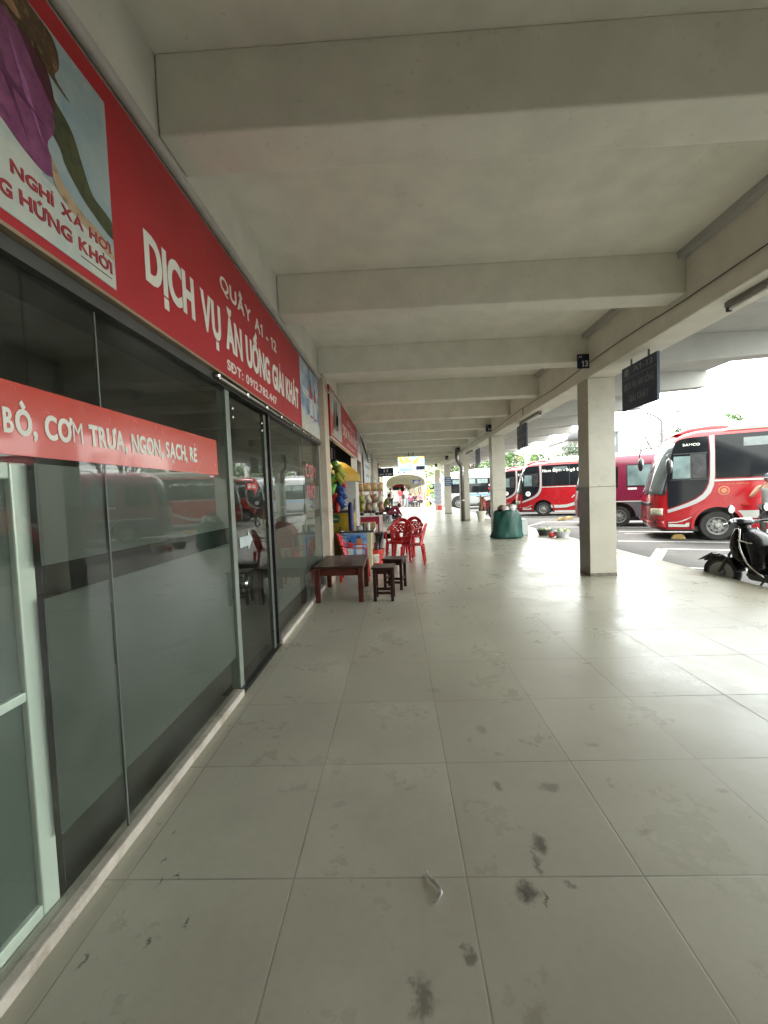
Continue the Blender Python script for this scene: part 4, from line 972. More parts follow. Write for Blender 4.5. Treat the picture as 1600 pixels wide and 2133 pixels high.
    for x, w_, z0, z1 in ((-.02, .10, .28, .62), (-.20, .15, .26, .70), (-.45, .17, .34, .73), (-.65, .16, .44, .75), (-.85, .11, .56, .76), (-.98, .04, .64, .74)):
        P_ = []
        for k in range(16):
            a = 2*PI*k/16; P_.append(Vector((x, w_*math.copysign(abs(math.cos(a))**.7, math.cos(a)), (z0+z1)/2 + (z1-z0)/2*math.copysign(abs(math.sin(a))**.7, math.sin(a)))))
        rings.append(P_)
    q = MB(); q.loft(rings); q.obj('rear_body', bk, t, smooth=True)
    rings = []
    for x, w_, z, h in ((.03, .07, .69, .04), (-.04, .11, .715, .06), (-.3, .14, .74, .055), (-.5, .14, .77, .06), (-.75, .12, .79, .055), (-.86, .07, .79, .03)):
        rings.append([Vector((x, w_*math.copysign(abs(math.cos(a))**.6, math.cos(a)), z + h*math.copysign(abs(math.sin(a))**.7, math.sin(a)))) for a in [2*PI*k/16 for k in range(16)]])
    q = MB(); q.loft(rings); q.obj('seat', pm('seat_vinyl', (.02, .02, .022), .5, bmp=.1), t, smooth=True)
    # headset with dial, bars, grips, levers, mirrors
    q = MB(); q.ball((.46, 0, .95), .10, (1.0, 1.5, .62), 18, 10); q.tube([(.45, 0, .95), (.43, 0, .80)], [.06, .075], 12); hs = q.obj('headset', bk, t, smooth=True)
    q = MB(); q.ball((.415, 0, .985), .07, (.55, 1.25, .42), 16, 9); q.obj('dial', pm('dial_glass', (.45, .47, .47), .1, coat=.5), hs, smooth=True)
    q = MB(); q.tube(hermite([(.55, -.13, .96), (.56, 0, .99), (.55, .13, .96)], 4), .008, 8); q.obj('headset_trim', M['chrome'], hs, smooth=True)
    for s in (-1, 1):
        q = MB(); q.tube(hermite([(.46, s*.10, .95), (.43, s*.20, .955), (.38, s*.27, .965), (.34, s*.355, .96)], 4), [.03, .028, .026, .025, .022, .02, .018, .018, .019, .020, .020, .020, .020], 10); q.obj('handlebar_grip', M['black'], t, smooth=True)
        q = MB(); q.tube([(.44, s*.2, .95), (.44, s*.30, .94), (.415, s*.37, .935)], .007, 6); q.obj('brake_lever', sv, t)
        a_ = hermite([(.43, s*.19, .965), (.42, s*.21, 1.03), (.40, s*.27, 1.10)], 4) if s < 0 else hermite([(.43, s*.19, .965), (.42, s*.21, 1.03), (.41, s*.25, 1.09)], 4)
        q = MB(); q.tube(a_, .006, 6); mr = q.obj('mirror', M['black'], t)
        q = MB(); q.ball(a_[-1] + Vector((.0, s*.01, .045)), .06, (.28, 1.0, 1.05), 16, 10); q.obj('mirror_shell', M['black'], mr, smooth=True)
        q = MB(); q.lathe([(.052, 0), (.05, -.004)], a_[-1] + Vector((-.014, s*.01, .045)), 20, ax=0); q.obj('mirror_glass', pm('mirror_silver', (.9, .9, .9), .03, 1, var=.0), mr)
    q = MB(); q.tube([(.1, .1, .22), (.14, .22, .02)], .012, 8); q.obj('side_stand', gr, t)
    q = MB(); q.tube([(-.35, -.15, .25), (-.85, -.17, .32)], [.04, .05], 12); q.obj('exhaust', gr, t, smooth=True)
    return t
# black scooter parked beyond the platform edge, nose away to the left
scooter((4.83, 5.34, -.2), R(100), 'black scooter with round mirrors parked just off the platform edge')
# ================================================================ low tables, stools, chairs
WD = pm('red_brown_wood', (.065, .018, .012), .45, var=.3, scale=9, bmp=.05, spec=.15)
WT = pm('table_top_wood', (.035, .016, .011), .34, var=.35, scale=7, spec=.25)
WK = pm('dark_wood', (.028, .011, .009), .5, var=.3, scale=9, bmp=.05, spec=.15)
def low_table(loc, L, W_, Hh, label, tm, lm, rz=0, leg=.03, apron=.09, grp=None):
    t = thing('low_table', label, 'table', loc, rz, grp)
    q = MB(); q.box(-L/2, L/2, -W_/2, W_/2, Hh-.03, Hh); q.obj('tabletop', tm, t, bev=.006)
    q = MB(); q.box(-L/2+.03, L/2-.03, -W_/2+.03, -W_/2+.05, Hh-.03-apron, Hh-.031); q.box(-L/2+.03, L/2-.03, W_/2-.05, W_/2-.03, Hh-.03-apron, Hh-.031)
    q.box(-L/2+.03, -L/2+.05, -W_/2+.052, W_/2-.052, Hh-.03-apron, Hh-.031); q.box(L/2-.05, L/2-.03, -W_/2+.052, W_/2-.052, Hh-.03-apron, Hh-.031); q.obj('apron', lm, t)
    for sx in (-1, 1):
        for sy_ in (-1, 1):
            q = MB(); x, y = sx*(L/2-leg-.012), sy_*(W_/2-leg-.012); q.box(x-leg, x+leg, y-leg, y+leg, 0, Hh-.032); q.obj('leg', lm, t, bev=.004)
    return t
low_table((-.76, 5.46, 0), .62, .94, .455, 'low reddish brown wooden table nearest the camera against the glass front', WT, WD)
def stool(loc, rz, s, Hh, label):
    t = thing('stool', label, 'stool', loc, rz, 'dark wooden stools')
    q = MB(); q.box(-s/2, s/2, -s/2, s/2, Hh-.022, Hh); q.obj('seat', WT, t, bev=.004)
    o = s/2-.035
    for sx in (-1, 1):
        for sy_ in (-1, 1):
            q = MB(); q.box(sx*o-.019, sx*o+.019, sy_*o-.019, sy_*o+.019, 0, Hh-.023); q.obj('leg', WK, t, bev=.003)
    q = MB()
    for s_ in (-1, 1):
        q.box(-o+.019, o-.019, s_*o-.010, s_*o+.010, Hh-.085, Hh-.024); q.box(s_*o-.010, s_*o+.010, -o+.019, o-.019, Hh-.085, Hh-.024)
    q.obj('apron', WK, t)
    q = MB()
    for s_ in (-1, 1):
        q.box(-o+.019, o-.019, s_*o-.009, s_*o+.009, .085, .12); q.box(s_*o-.009, s_*o+.009, -o+.019, o-.019, .13, .165)
    q.obj('stretcher', WK, t, bev=.002)
    return t
stool((-.205, 5.13, 0), R(-3), .285, .425, 'dark wooden stool standing nearest the camera')
stool((-.07, 5.72, 0), R(-14), .30, .43, 'dark wooden stool just behind the nearest stool')
CR = pm('red_plastic', (.46, .008, .016), .28, var=.08, scale=3, coat=.3)
def armchair(loc, rz, label, s=1.0):
    # faces local +y
    t = thing('plastic_armchair', label, 'chair', loc, rz, 'red plastic armchairs'); t.scale = (s, s, s)
    sh = .37
    def seat(u, v): x = (u-.5)*(.42-.04*(1-v)); y = -.19+.40*v; return Vector((x, y, sh + .012*(2*u-1)**2 - .02*math.sin(v*PI)*.6 - (.03*max(0, v-.85)/.15)))
    q = MB(); q.grid(seat, 12, 12); q.obj('seat', CR, t, smooth=True, solid=.014)
    def back(u, v):
        wd = .20*(1 + .10*math.sin(v*PI)) * (1 if v < .55 else math.sqrt(max(0.0, 1-((v-.55)/.47)**2)*.92+.08))
        x = (2*u-1)*wd; y = -.19 - .10*v - .015*v*v + .05*(2*u-1)**2; z = sh + .40*v + .02*math.cos((2*u-1)*PI/2)*(v > .98)
        return Vector((x, y, z))
    holes = set()
    for i in (5, 6, 7, 8, 9, 10): holes.add((i, 19)); holes.add((i, 20)) if i in (6, 7, 8, 9) else None
    for j, cols in ((16, (2, 5, 8, 11, 13)), (14, (3, 6, 9, 12)), (12, (2, 5, 8, 11, 13)), (10, (4, 7, 10))):
        for c in cols: holes.add((c, j))
    for j in (3, 4, 5, 6, 7):
        for c in (3, 7, 8, 12): holes.add((c, j))
    q = MB(); q.grid(back, 16, 24, lambda i, j: (i, j) in holes); q.obj('backrest', CR, t, smooth=True, solid=.012)
    for sx in (-1, 1):
        for fy, fx, tx in ((.18, .20, .225), (-.20, .17, .20)):
            q = MB(); top = Vector((sx*fx, fy, sh+.0)); bot = Vector((sx*tx, fy*1.22, 0))
            q.loft([[bot+Vector((a*.017, b*.017, 0)) for a, b in ((-1, -1), (1, -1), (1, 1), (-1, 1))], [top+Vector((a*.030, b*.030, 0)) for a, b in ((-1, -1), (1, -1), (1, 1), (-1, 1))]])
            q.obj('leg', CR, t, bev=.004)
        P = hermite([(sx*.195, -.245, sh+.27), (sx*.235, -.15, sh+.215), (sx*.245, 0, sh+.195), (sx*.24, .14, sh+.19), (sx*.232, .185, sh+.165), (sx*.222, .185, sh+.08), (sx*.205, .18, sh)], 4)
        q = MB(); n = len(P); rings = []
        for i, p in enumerate(P):
            dd = (P[min(i+1, n-1)]-P[max(i-1, 0)]).normalized(); sd_ = Vector((1, 0, 0)); u_ = dd.cross(sd_).normalized(); wd = .026 if i < n*.62 else .018
            rings.append([p + sd_*a*wd + u_*b*.008 for a, b in ((-1, -1), (1, -1), (1, 1), (-1, 1))])
        q.loft(rings); q.obj('armrest', CR, t, smooth=False, bev=.003)
    return t
armchair((-.69, 6.38, 0), R(-88), 'red plastic armchair behind the nearest low table, beside the blue counter', .93)
armchair((.25, 7.66, 0), R(84), 'rightmost red plastic armchair, turned sideways with its back to the columns', .95)
armchair((.02, 8.05, 0), R(170), 'red plastic armchair with its perforated back turned to the camera', 1.04)
armchair((.22, 8.75, 0), R(150), 'farthest red plastic armchair, half hidden behind the one with its back to the camera', 1.02)
t = low_table((-.30, 8.95, 0), .42, .5, .48, 'small dark table behind the red bucket among the red chairs', WT, WK)
# red bucket with sticks
t = thing('bucket', 'red plastic bucket with a white label and dark umbrella in it', 'bucket', (-.42, 7.45, 0))
q = MB(); q.lathe([(.105, 0), (.145, .30), (.152, .30), (.152, .325), (.140, .325), (.132, .30), (.098, .01)], (0, 0, 0), 28, cap=True); q.obj('pail', pm('bucket_red', (.50, .03, .02), .35, coat=.2), t, smooth=False)
q = MB()
q.grid(lambda u, v: Vector(((.108+.036*(.28+v*.5)+.004)*math.cos(R(-135+70*u)), (.108+.036*(.28+v*.5)+.004)*math.sin(R(-135+70*u)), .09+.16*v)), 10, 3); q.obj('label', pm('bucket_label', (.55, .5, .48), .5, var=.5, scale=18), t)
q = MB(); q.tube(hermite([(.15, 0, .30), (.24, -.06, .24), (.20, -.1, .22), (-.12, -.12, .27)], 4), .004, 6); q.obj('handle', M['dark_steel'], t)
um = MB(); um.tube([(-.40, 7.45, .02), (-.36, 7.47, .32), (-.30, 7.50, .62)], [.02, .045, .035], 10); um.tube([(-.43, 7.42, .02), (-.40, 7.44, .35), (-.37, 7.5, .55)], [.015, .035, .02], 10)
tag(um.obj('umbrella', M['black'], smooth=True), 'folded dark umbrellas leaning out of the red bucket', 'umbrella')

# ================================================================ the open stall beyond the glass front
st = thing('stall_interior', 'dark open stall under the smaller red sign', 'stall', (0, 0, 0))
q = MB(); q.box(-4.2, -1.12, 6.21, 11.9, -.05, .0); q.obj('stall_floor', M['room_tile'], st)
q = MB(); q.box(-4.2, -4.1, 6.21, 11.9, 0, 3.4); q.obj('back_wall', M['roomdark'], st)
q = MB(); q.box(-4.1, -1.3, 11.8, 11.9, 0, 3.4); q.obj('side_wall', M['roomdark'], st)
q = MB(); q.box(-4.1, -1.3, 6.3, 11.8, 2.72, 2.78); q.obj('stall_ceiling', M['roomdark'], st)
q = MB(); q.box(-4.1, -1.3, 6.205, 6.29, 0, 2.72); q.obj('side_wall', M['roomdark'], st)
for i, (x, y0, y1) in enumerate(((-1.55, 8.3, 9.5), (-1.28, 8.5, 9.7))):
    t = thing('tube_lamp', ('inner' if i == 0 else 'outer') + ' lit tube lamp under the ceiling of the open stall', 'lamp', (x, (y0+y1)/2, 2.46), 0, 'lit tube lamps in the stall')
    q = MB(); q.box(-.03, .03, -.6, .6, .02, .06); q.obj('housing', M['white'], t)
    q = MB(); q.tube([(0, -.57, 0), (0, .57, 0)], .014, 8); q.obj('tube', pm('lit_tube', (1, .98, .93), .5, emis=5, var=0), t)
    q = MB(); q.tube([(0, 0, .06), (0, 0, .26)], .005, 6); q.obj('hanger', M['black'], t)
# stall shelves with goods at the back, each item its own thing
sh = thing('shelf_rack', 'steel shelf rack stocked with goods inside the open stall', 'shelf', (-2.0, 9.4, 0))
for z in (.5, .95, 1.4, 1.8):
    q = MB(); q.box(-.25, .25, -1.2, 1.2, z-.012, z); q.obj('shelf', M['dark_steel'], sh)
for x in (-.24, .24):
    for y in (-1.19, 1.19): q = MB(); q.box(x-.015, x+.015, y-.015, y+.015, 0, 2.0); q.obj('upright', M['dark_steel'], sh)
rnd = random.Random(3)
cols = [(.35, .05, .04), (.06, .14, .3), (.4, .32, .08), (.1, .22, .08), (.45, .43, .4), (.2, .1, .05)]
cn_ = ['red', 'blue', 'yellow', 'green', 'white', 'brown']
k_ = 0
for z in (.5, .95, 1.4):
    for y in (8.45, 8.85, 9.25, 9.65, 10.05):
        c = rnd.randrange(6); h = rnd.uniform(.18, .32); w_ = rnd.uniform(.1, .16)
        q = MB(); q.box(-.12, .15, -w_, w_, 0, h)
        tag(q.obj('carton', pm('goods_'+cn_[c], cols[c], .5, var=.5, scale=14), bev=.005, loc=(-2.0, y, z+.001)), 'boxed goods standing on the dark rack inside the open stall', 'carton', 'goods on the stall rack')
# yellow parasol with lettering
YL = pm('parasol_yellow', (.42, .25, .015), .6, var=.08)
t = thing('parasol', 'yellow parasol with dark WAY lettering inside the open stall', 'parasol', (-1.28, 9.0, 0))
q = MB(); n = 8; rings = []
for r_, z in ((.02, 2.06), (.18, 2.02), (.36, 1.90), (.50, 1.76), (.505, 1.62)):
    rings.append([Vector((r_*math.cos(2*PI*(k+.5)/n), r_*math.sin(2*PI*(k+.5)/n), z)) for k in range(n)])
q.loft(rings, cap=False); q.obj('canopy', YL, t, solid=.006)
q = MB(); q.tube([(0, 0, 0), (0, 0, 2.08)], .018, 8); q.obj('pole', M['alu'], t)
a = R(-67.5); fx = .505*math.cos(R(22.5))
text('WAY', 'lettering', M['black'], t, (.06, -fx-.012, 1.655), (1, 0, 0), (0, 0, 1), height=.065, width=.20, align='CENTER', bold=.04)
q = MB(); q.lathe([(.06, 0), (.06, -.004)], (-.02, -.37, 1.88), 16, ax=1); q.obj('emblem', M['black'], t)
# yellow drinks cabinet
t = thing('drinks_cabinet', 'yellow drinks cabinet behind the blue bottle counter', 'cabinet', (-1.13, 7.75, 0))
q = MB(); q.box(-.26, .30, -.25, .25, .02, 1.0); q.obj('body', pm('cabinet_yellow', (.36, .24, .02), .4, var=.15), t, bev=.01)
q = MB(); q.box(-.27, .31, -.26, .26, 1.0, 1.05); q.obj('lid', M['dark_steel'], t)
q = MB(); q.lathe([(.085, 0), (.085, -.004)], (-.02, -.252, .90), 24, ax=1); em = q.obj('badge', pm('badge_green', (.02, .11, .05), .4), t); em.scale = (1, 1, 1)
text('Cozy', 'lettering', M['signwhite'], em, (-.02, -.257, .88), (1, 0, 0), (0, 0, 1), height=.04, width=.13, align='CENTER', bold=.03)
text('Trà', 'lettering', pm('badge_green', (.02, .11, .05), .4), t, (.0, -.252, .70), (1, 0, 0), (0, 0, 1), height=.07, width=.16, align='CENTER', shear=.2, bold=.02)
# folded blue parasol standing on the counter
q = MB(); q.tube([(-.83, 7.22, .705), (-.83, 7.22, .78), (-.83, 7.22, 1.15), (-.83, 7.22, 1.20)], [.04, .048, .046, .03], 12)
tag(q.obj('paper_roll', pm('blue_wrap', (.012, .015, .10), .4), smooth=False), 'dark blue upright roll standing on the bottle counter', 'roll')
# counter with bottle picture
t = thing('counter', 'low glass topped counter with a blue bottle advert on its front', 'counter', (-.77, 7.25, 0))
q = MB(); q.box(-.24, .29, -.10, .55, .0, .66); q.obj('body', pm('counter_cream', (.50, .46, .30), .45, var=.2, dirt=.3), t, bev=.006)
q = MB(); q.box(-.26, .34, -.12, .58, .66, .70); q.obj('counter_top', pm('counter_dark', (.05, .055, .05), .12, coat=.3), t, bev=.005)
Fy = YF(-.1008)
bp_ = flatpoly('advert_panel', [(-.24, .10), (.22, .10), (.22, .655), (-.24, .655)], photo_mat('advert_blue', (.03, .15, .42), (.40, .55, .68), (.02, .07, .28), 2.6), t, Fy, 0, .0015)
for cx, zt in ((-.085, .54), (.07, .60)):
    flatpoly('bottle', [(cx-.045, .12), (cx+.045, .12), (cx+.05, zt-.19), (cx+.045, zt-.14), (cx-.045, zt-.14), (cx-.05, zt-.19)], pm('ad_bottle', (.55, .55, .55), .4), bp_, Fy, .0016, .003)
    flatpoly('bottle_top', [(cx-.045, zt-.14), (cx+.045, zt-.14), (cx+.05, zt-.09), (cx+.03, zt-.04), (cx-.03, zt-.04), (cx-.05, zt-.09)], pm('bt_red' if cx < 0 else 'bt_orange', (.45, .04, .05) if cx < 0 else (.5, .18, .06), .4), bp_, Fy, .0016, .003)
    flatpoly('bottle_cap', [(cx-.02, zt-.04), (cx+.02, zt-.04), (cx+.02, zt-.005), (cx-.02, zt-.005)], M['black'], bp_, Fy, .0016, .003)
text('nutri', 'lettering', M['navy'], bp_, (-.22, -.1025, .605), (1, 0, 0), (0, 0, 1), height=.035, width=.11, bold=.04)
text('boost', 'lettering', M['navy'], bp_, (-.22, -.1025, .56), (1, 0, 0), (0, 0, 1), height=.035, width=.12, bold=.04)
# things on the counter
q = MB(); q.lathe([(.05, 0), (.055, .05), (.03, .06), (.001, .06)], (-.70, 7.42, .701), 16, cap=False); tag(q.obj('bowl', M['white'], smooth=True), 'small white bowl turned over on the bottle counter', 'bowl')
q = MB(); q.lathe([(.025, 0), (.025, .09), (.012, .10), (.012, .12)], (-.62, 7.35, .701), 14); tag(q.obj('bottle', M['black'], smooth=False), 'short dark bottle on the bottle counter', 'bottle')
q = MB(); q.lathe([(.03, 0), (.034, .1), (.034, .105)], (-.55, 7.5, .701), 14); tag(q.obj('cup', pm('cup_pale', (.6, .6, .55), .2)), 'pale cup at the right end of the bottle counter', 'cup')
q = MB(); q.box(-.70, -.43, 7.62, 7.80, .701, .80); tag(q.obj('tray', pm('tray_tan', (.40, .28, .14), .6, var=.3, scale=12), bev=.01), 'tan tray of snacks at the back of the counter', 'tray')
# white fridge behind
t = thing('fridge', 'tall pale fridge standing at the right side of the open stall', 'fridge', (-.98, 8.5, 0))
q = MB(); q.box(-.12, .16, -.25, .35, .04, 1.60); q.obj('body', pm('fridge_grey', (.50, .48, .45), .35, var=.12, dirt=.4, scale=5), t, bev=.012)
q = MB(); q.box(-.10, .14, -.258, -.2505, .9, 1.57); q.box(-.10, .14, -.258, -.2505, .08, .87); q.obj('door', pm('fridge_door', (.58, .57, .54), .25, var=.15), t)
q = MB(); q.tube([(.12, -.275, .95), (.12, -.275, 1.25)], .008, 8); q.obj('handle', M['dark_steel'], t)
# white panel post and grey shutter side
q = MB(); q.box(-1.11, -1.0, 10.2, 10.55, 0, 2.24); tag(q.obj('post', M['white_wall']), 'pale post at the far side of the open stall', 'post')
# hanging snack packets in front of the stall
def pillow(w_, h, th):
    q = MB(); nu, nv = 8, 12
    def f(s): 
        return lambda u, v: Vector(((u-.5)*w_*(1-.10*math.sin(v*PI)), s*th*(max(0, 1-(2*u-1)**2)**.5)*(max(0, 1-abs(2*v-1)**5)**.8) + .004*math.sin(u*19+v*23)*(1-abs(2*v-1)), (v-.5)*h))
    q.grid(f(1), nu, nv); q.grid(f(-1), nu, nv); bmesh.ops.remove_doubles(q.bm, verts=q.bm.verts, dist=.0005); return q
pk_m = {'green': pm('packet_green', (.09, .30, .03), .25, var=.5, scale=12, coat=.3), 'blue': pm('packet_blue', (.02, .055, .22), .25, var=.7, scale=14, coat=.3), 'red': pm('packet_red', (.38, .02, .02), .25, var=.4, scale=12, coat=.3), 'yellow': pm('packet_yellow', (.35, .38, .06), .25, var=.4, scale=12, coat=.3)}
pks = [('green', -.975, 1.79, 20, 'orange topped green snack packet, topmost of the hanging bunch'), ('yellow', -.90, 1.72, 24, 'yellow green snack packet, right of the topmost packet'), ('green', -1.06, 1.585, -24, 'bright green snack packet at the left of the bunch'),
       ('yellow', -.93, 1.60, 30, 'yellow snack packet in the middle of the bunch'), ('green', -1.05, 1.43, -20, 'lower green snack packet at the left of the bunch'), ('blue', -.925, 1.47, 30, 'upper dark blue snack packet of the bunch'),
       ('blue', -.90, 1.35, 34, 'middle dark blue snack packet of the bunch'), ('red', -1.04, 1.28, -16, 'upper red snack packet of the bunch'), ('blue', -.905, 1.22, 28, 'lowest blue snack packet of the bunch'), ('red', -.985, 1.15, -8, 'lowest red snack packet of the bunch'), ('red', -.865, 1.50, 20, 'small red tip of a packet at the right of the bunch')]
for c, x, z, a, lab in pks:
    big = lab[:5] != 'small'
    q = pillow(.11 if big else .07, .21 if big else .12, .035); o = q.obj('snack_packet', pk_m[c], smooth=True, loc=(x, 6.66 + rnd.uniform(-.05, .05), z)); o.rotation_euler = (R(rnd.uniform(-8, 8)), R(-a), R(rnd.uniform(-35, 25)))
    tag(o, lab, 'packet', 'snack packets hung by the pillar')
q = MB(); q.tube(hermite([(-1.02, 6.66, 2.30), (-.99, 6.66, 2.0), (-.97, 6.66, 1.6), (-.97, 6.66, 1.1)], 4), .004, 6); tag(q.obj('cord', M['black']), 'thin cord holding the bunch of snack packets', 'cord')
q = MB(); q.box(-1.075, -1.0, 6.43, 6.50, 1.90, 2.08); tag(q.obj('speaker_box', pm('box_maroon', (.05, .012, .014), .4), bev=.006), 'small dark maroon box fixed to the pillar above the snack packets', 'box')
# snack rack with red frame, and red and white counter below
t = thing('snack_counter', 'red and white counter carrying the snack rack', 'counter', (-.62, 9.75, 0))
q = MB(); q.box(-.35, .22, -.2, .9, .0, .80); q.obj('body', pm('counter_red', (.33, .02, .04), .4), t, bev=.01)
q = MB(); q.box(-.36, .235, -.21, .91, .80, .83); q.box(.18, .235, -.21, -.19, .0, .80); q.obj('counter_edge', M['white'], t)
q = MB(); q.box(-.28, .14, -.215, -.2005, .2, .62); q.obj('panel', pm('panel_white', (.55, .52, .5), .5, var=.3), t)
t = thing('snack_rack', 'red wire rack hung with snack bags on the red counter', 'rack', (-.62, 9.8, .831))
rf = pm('rack_red', (.40, .04, .03), .4)
for x in (-.30, -.02, .20):
    for y in (-.1, .7): q = MB(); q.box(x-.012, x+.012, y-.012, y+.012, 0, .62); q.obj('upright', rf, t)
for z in (.2, .4, .61):
    q = MB(); q.box(-.3, .2, -.108, -.092, z-.008, z+.008); q.box(.192, .208, -.09, .7, z-.008, z+.008); q.obj('rail', rf, t)
bm_ = [pm('bag_tan', (.42, .26, .10), .35, var=.5, scale=14), pm('bag_olive', (.30, .28, .05), .3, var=.5, scale=14), pm('bag_brown', (.25, .12, .06), .35, var=.5, scale=14), pm('bag_white', (.55, .5, .42), .3, var=.4, scale=16)]
bl = ['tan', 'olive', 'brown', 'whitish']
for i in range(12):
    c = (0, 0, 0, 0, 1, 3, 2, 3, 1, 2, 3, 2)[i]; x = -.86 + .15*(i % 4) + .02; z = 1.42 - .2*(i//4) + (.07 if i < 4 else 0)
    q = pillow(.15, .20, .05); o = q.obj('snack_bag', bm_[c], smooth=True, loc=(x, 9.64, z)); o.rotation_euler = (0, R(rnd.uniform(-14, 14)), R(rnd.uniform(-20, 20)))
    tag(o, '%s snack bag in the %s row of the red rack, %s' % (bl[c], ('top', 'middle', 'bottom')[i//4], ('leftmost', 'second from the left', 'third from the left', 'rightmost')[i % 4]), 'bag', 'snack bags on the red rack')
for i in range(7):
    q = MB(); q.ball((0, 0, 0), .045, (1.3, 1, .8), 10, 7); o = q.obj('dark_fruit', pm('fruit_dark', (.03, .018, .012), .5, var=.4), smooth=True, loc=(-.93+.09*i, 9.60-.02, .865 + (.05 if i in (2, 3, 4) else 0)))
    tag(o, 'dark round bun in the row on the edge of the red counter', 'bun', 'dark buns on the red counter')
# shop fronts farther along the left wall
GW = pm('shutter_grey', (.30, .30, .29), .5, .3, var=.1, dirt=.3)
def shutter(y0, y1, lab):
    t = thing('roller_shutter', lab, 'shutter', (-1.10, y0, 0), 0, 'roller shutters of the far shops')
    q = MB(); n = 26; P = []
    for i in range(n+1): P += [(0.0 + .012*(i % 2), 2.11*i/n)]
    q.prism(P + [(-.03, 2.11), (-.03, 0)], 0, y1-y0, lambda u, v, w_: Vector((u, w_, v))); q.obj('curtain', GW, t)
    q = MB(); q.box(-.02, .03, 0, y1-y0, 0, .05); q.obj('bottom_rail', M['alu'], t)
shutter(12.35, 14.2, 'grey roller shutter just beyond the open stall'); shutter(18.35, 23.9, 'long grey roller shutter in the farthest stretch of wall')
q = MB(); q.box(-1.16, -1.10, 14.25, 17.9, 0, 2.11); tag(q.obj('shop_door', pm('door_pale', (.42, .44, .42), .2, var=.2)), 'pale glazed shop door between the roller shutters', 'door')
q = MB(); q.box(-1.16, -1.10, 24.35, 29.75, 0, 2.11); tag(q.obj('shop_door', MATS['door_pale']), 'pale panelled wall door at the far end of the shop row', 'door')
t = thing('white_banner', 'white hanging banner on the wall above the snack rack', 'banner', (-.99, 12.6, 2.3))
q = MB(); q.box(-.01, .005, 0, 2.9, -.75, .42); q.obj('cloth', pm('banner_white', (.55, .56, .58), .6, var=.15, scale=3), t)
q = MB(); q.box(.0055, .008, .5, 2.4, -.1, .0); q.box(.0055, .008, .8, 2.1, -.4, -.3); q.obj('lettering', pm('banner_print', (.25, .32, .36), .6), t)
cb = MB()
for k in range(5): cb.tube(hermite([(-1.0+.02*k, 12.0, 3.0-.05*k), (-.98+.03*k, 12.8, 2.75-.1*k), (-.93, 13.6, 2.5), (-.97, 14.6, 2.85-.1*k), (-.98, 18, 2.9-.04*k)], 5), .014, 6)
tag(cb.obj('cable_bundle', M['dark_steel'], smooth=True), 'bundle of dark cables sagging along the wall past the second sign', 'cables')

# ================================================================ things hung or standing farther down the corridor
t = thing('television', 'flat screen showing a coloured map hung from the canopy', 'screen', (.70, 19.0, 2.665))
q = MB(); q.box(-.635, .635, 0, .06, -.34, .33); q.obj('casing', M['black'], t, bev=.008)
def map_mat():
    m, tt, b = nodes('map_screen'); b.inputs['Roughness'].default_value = .3
    v = tt.nodes.new('ShaderNodeTexVoronoi'); v.inputs['Scale'].default_value = 7; tc_ = tt.nodes.new('ShaderNodeTexCoord'); tt.links.new(tc_.outputs['Object'], v.inputs['Vector'])
    hs_ = tt.nodes.new('ShaderNodeSeparateColor'); tt.links.new(v.outputs['Color'], hs_.inputs[0])
    r = tt.nodes.new('ShaderNodeValToRGB'); r.color_ramp.interpolation = 'CONSTANT'; e = r.color_ramp.elements
    e[0].color = (.75, .42, .08, 1); e[1].position = .8; e[1].color = (.8, .35, .3, 1)
    for p_, c_ in ((.25, (.55, .65, .15, 1)), (.5, (.75, .55, .62, 1)), (.65, (.35, .6, .35, 1))): x_ = e.new(p_); x_.color = c_
    tt.links.new(hs_.outputs[0], r.inputs[0]); n = noise(tt, 2.2, 6)
    c = mixc(tt, ramp(tt, n.outputs['Fac'], .49, .51), r.outputs[0], (.32, .5, .85))
    tt.links.new(c, b.inputs['Base Color']); tt.links.new(c, b.inputs['Emission Color']); b.inputs['Emission Strength'].default_value = .22; return m
q = MB(); q.box(-.615, .615, -.004, -.0005, -.32, .31); sc = q.obj('screen', map_mat(), t)
q = MB(); q.box(.22, .605, -.007, -.0045, -.30, -.14); q.obj('inset_picture', pm('inset_grey', (.10, .12, .16), .3, var=.6, scale=10), sc)
text('BẾN XE NAM ĐỊNH', 'lettering', M['black'], sc, (-.5, -.0065, -.285), (1, 0, 0), (0, 0, 1), height=.045, width=.55, bold=.04)
q = MB(); q.tube([(-.1, .03, .33), (-.1, .03, .81)], .018, 8); q.tube([(.1, .03, .33), (.1, .03, .81)], .018, 8); q.obj('ceiling_mount', M['black'], t)
t = thing('toilet_sign', 'navy sign with two white figures reading NHÀ VỆ SINH', 'sign', (-.56, 22.0, 2.46))
q = MB(); q.box(-.41, .41, 0, .05, -.23, .23); q.obj('board', M['navy'], t)
q = MB(); q.box(-.5, -.40, .01, .04, -.02, .02); q.obj('bracket', M['alu'], t)
text('NHÀ VỆ SINH', 'lettering', M['signwhite'], t, (0, -.001, -.16), (1, 0, 0), (0, 0, 1), height=.085, width=.66, align='CENTER', bold=.03)
for x in (-.08, .08):
    q = MB(); q.ball((x, -.004, .145), .022, (1, .3, 1), 10, 6); q.prism([(x-.025, 0), (x+.025, 0), (x+.035, .115), (x-.035, .115)], 0, .004, YF(-.001)); q.obj('figure', M['signwhite'], t)
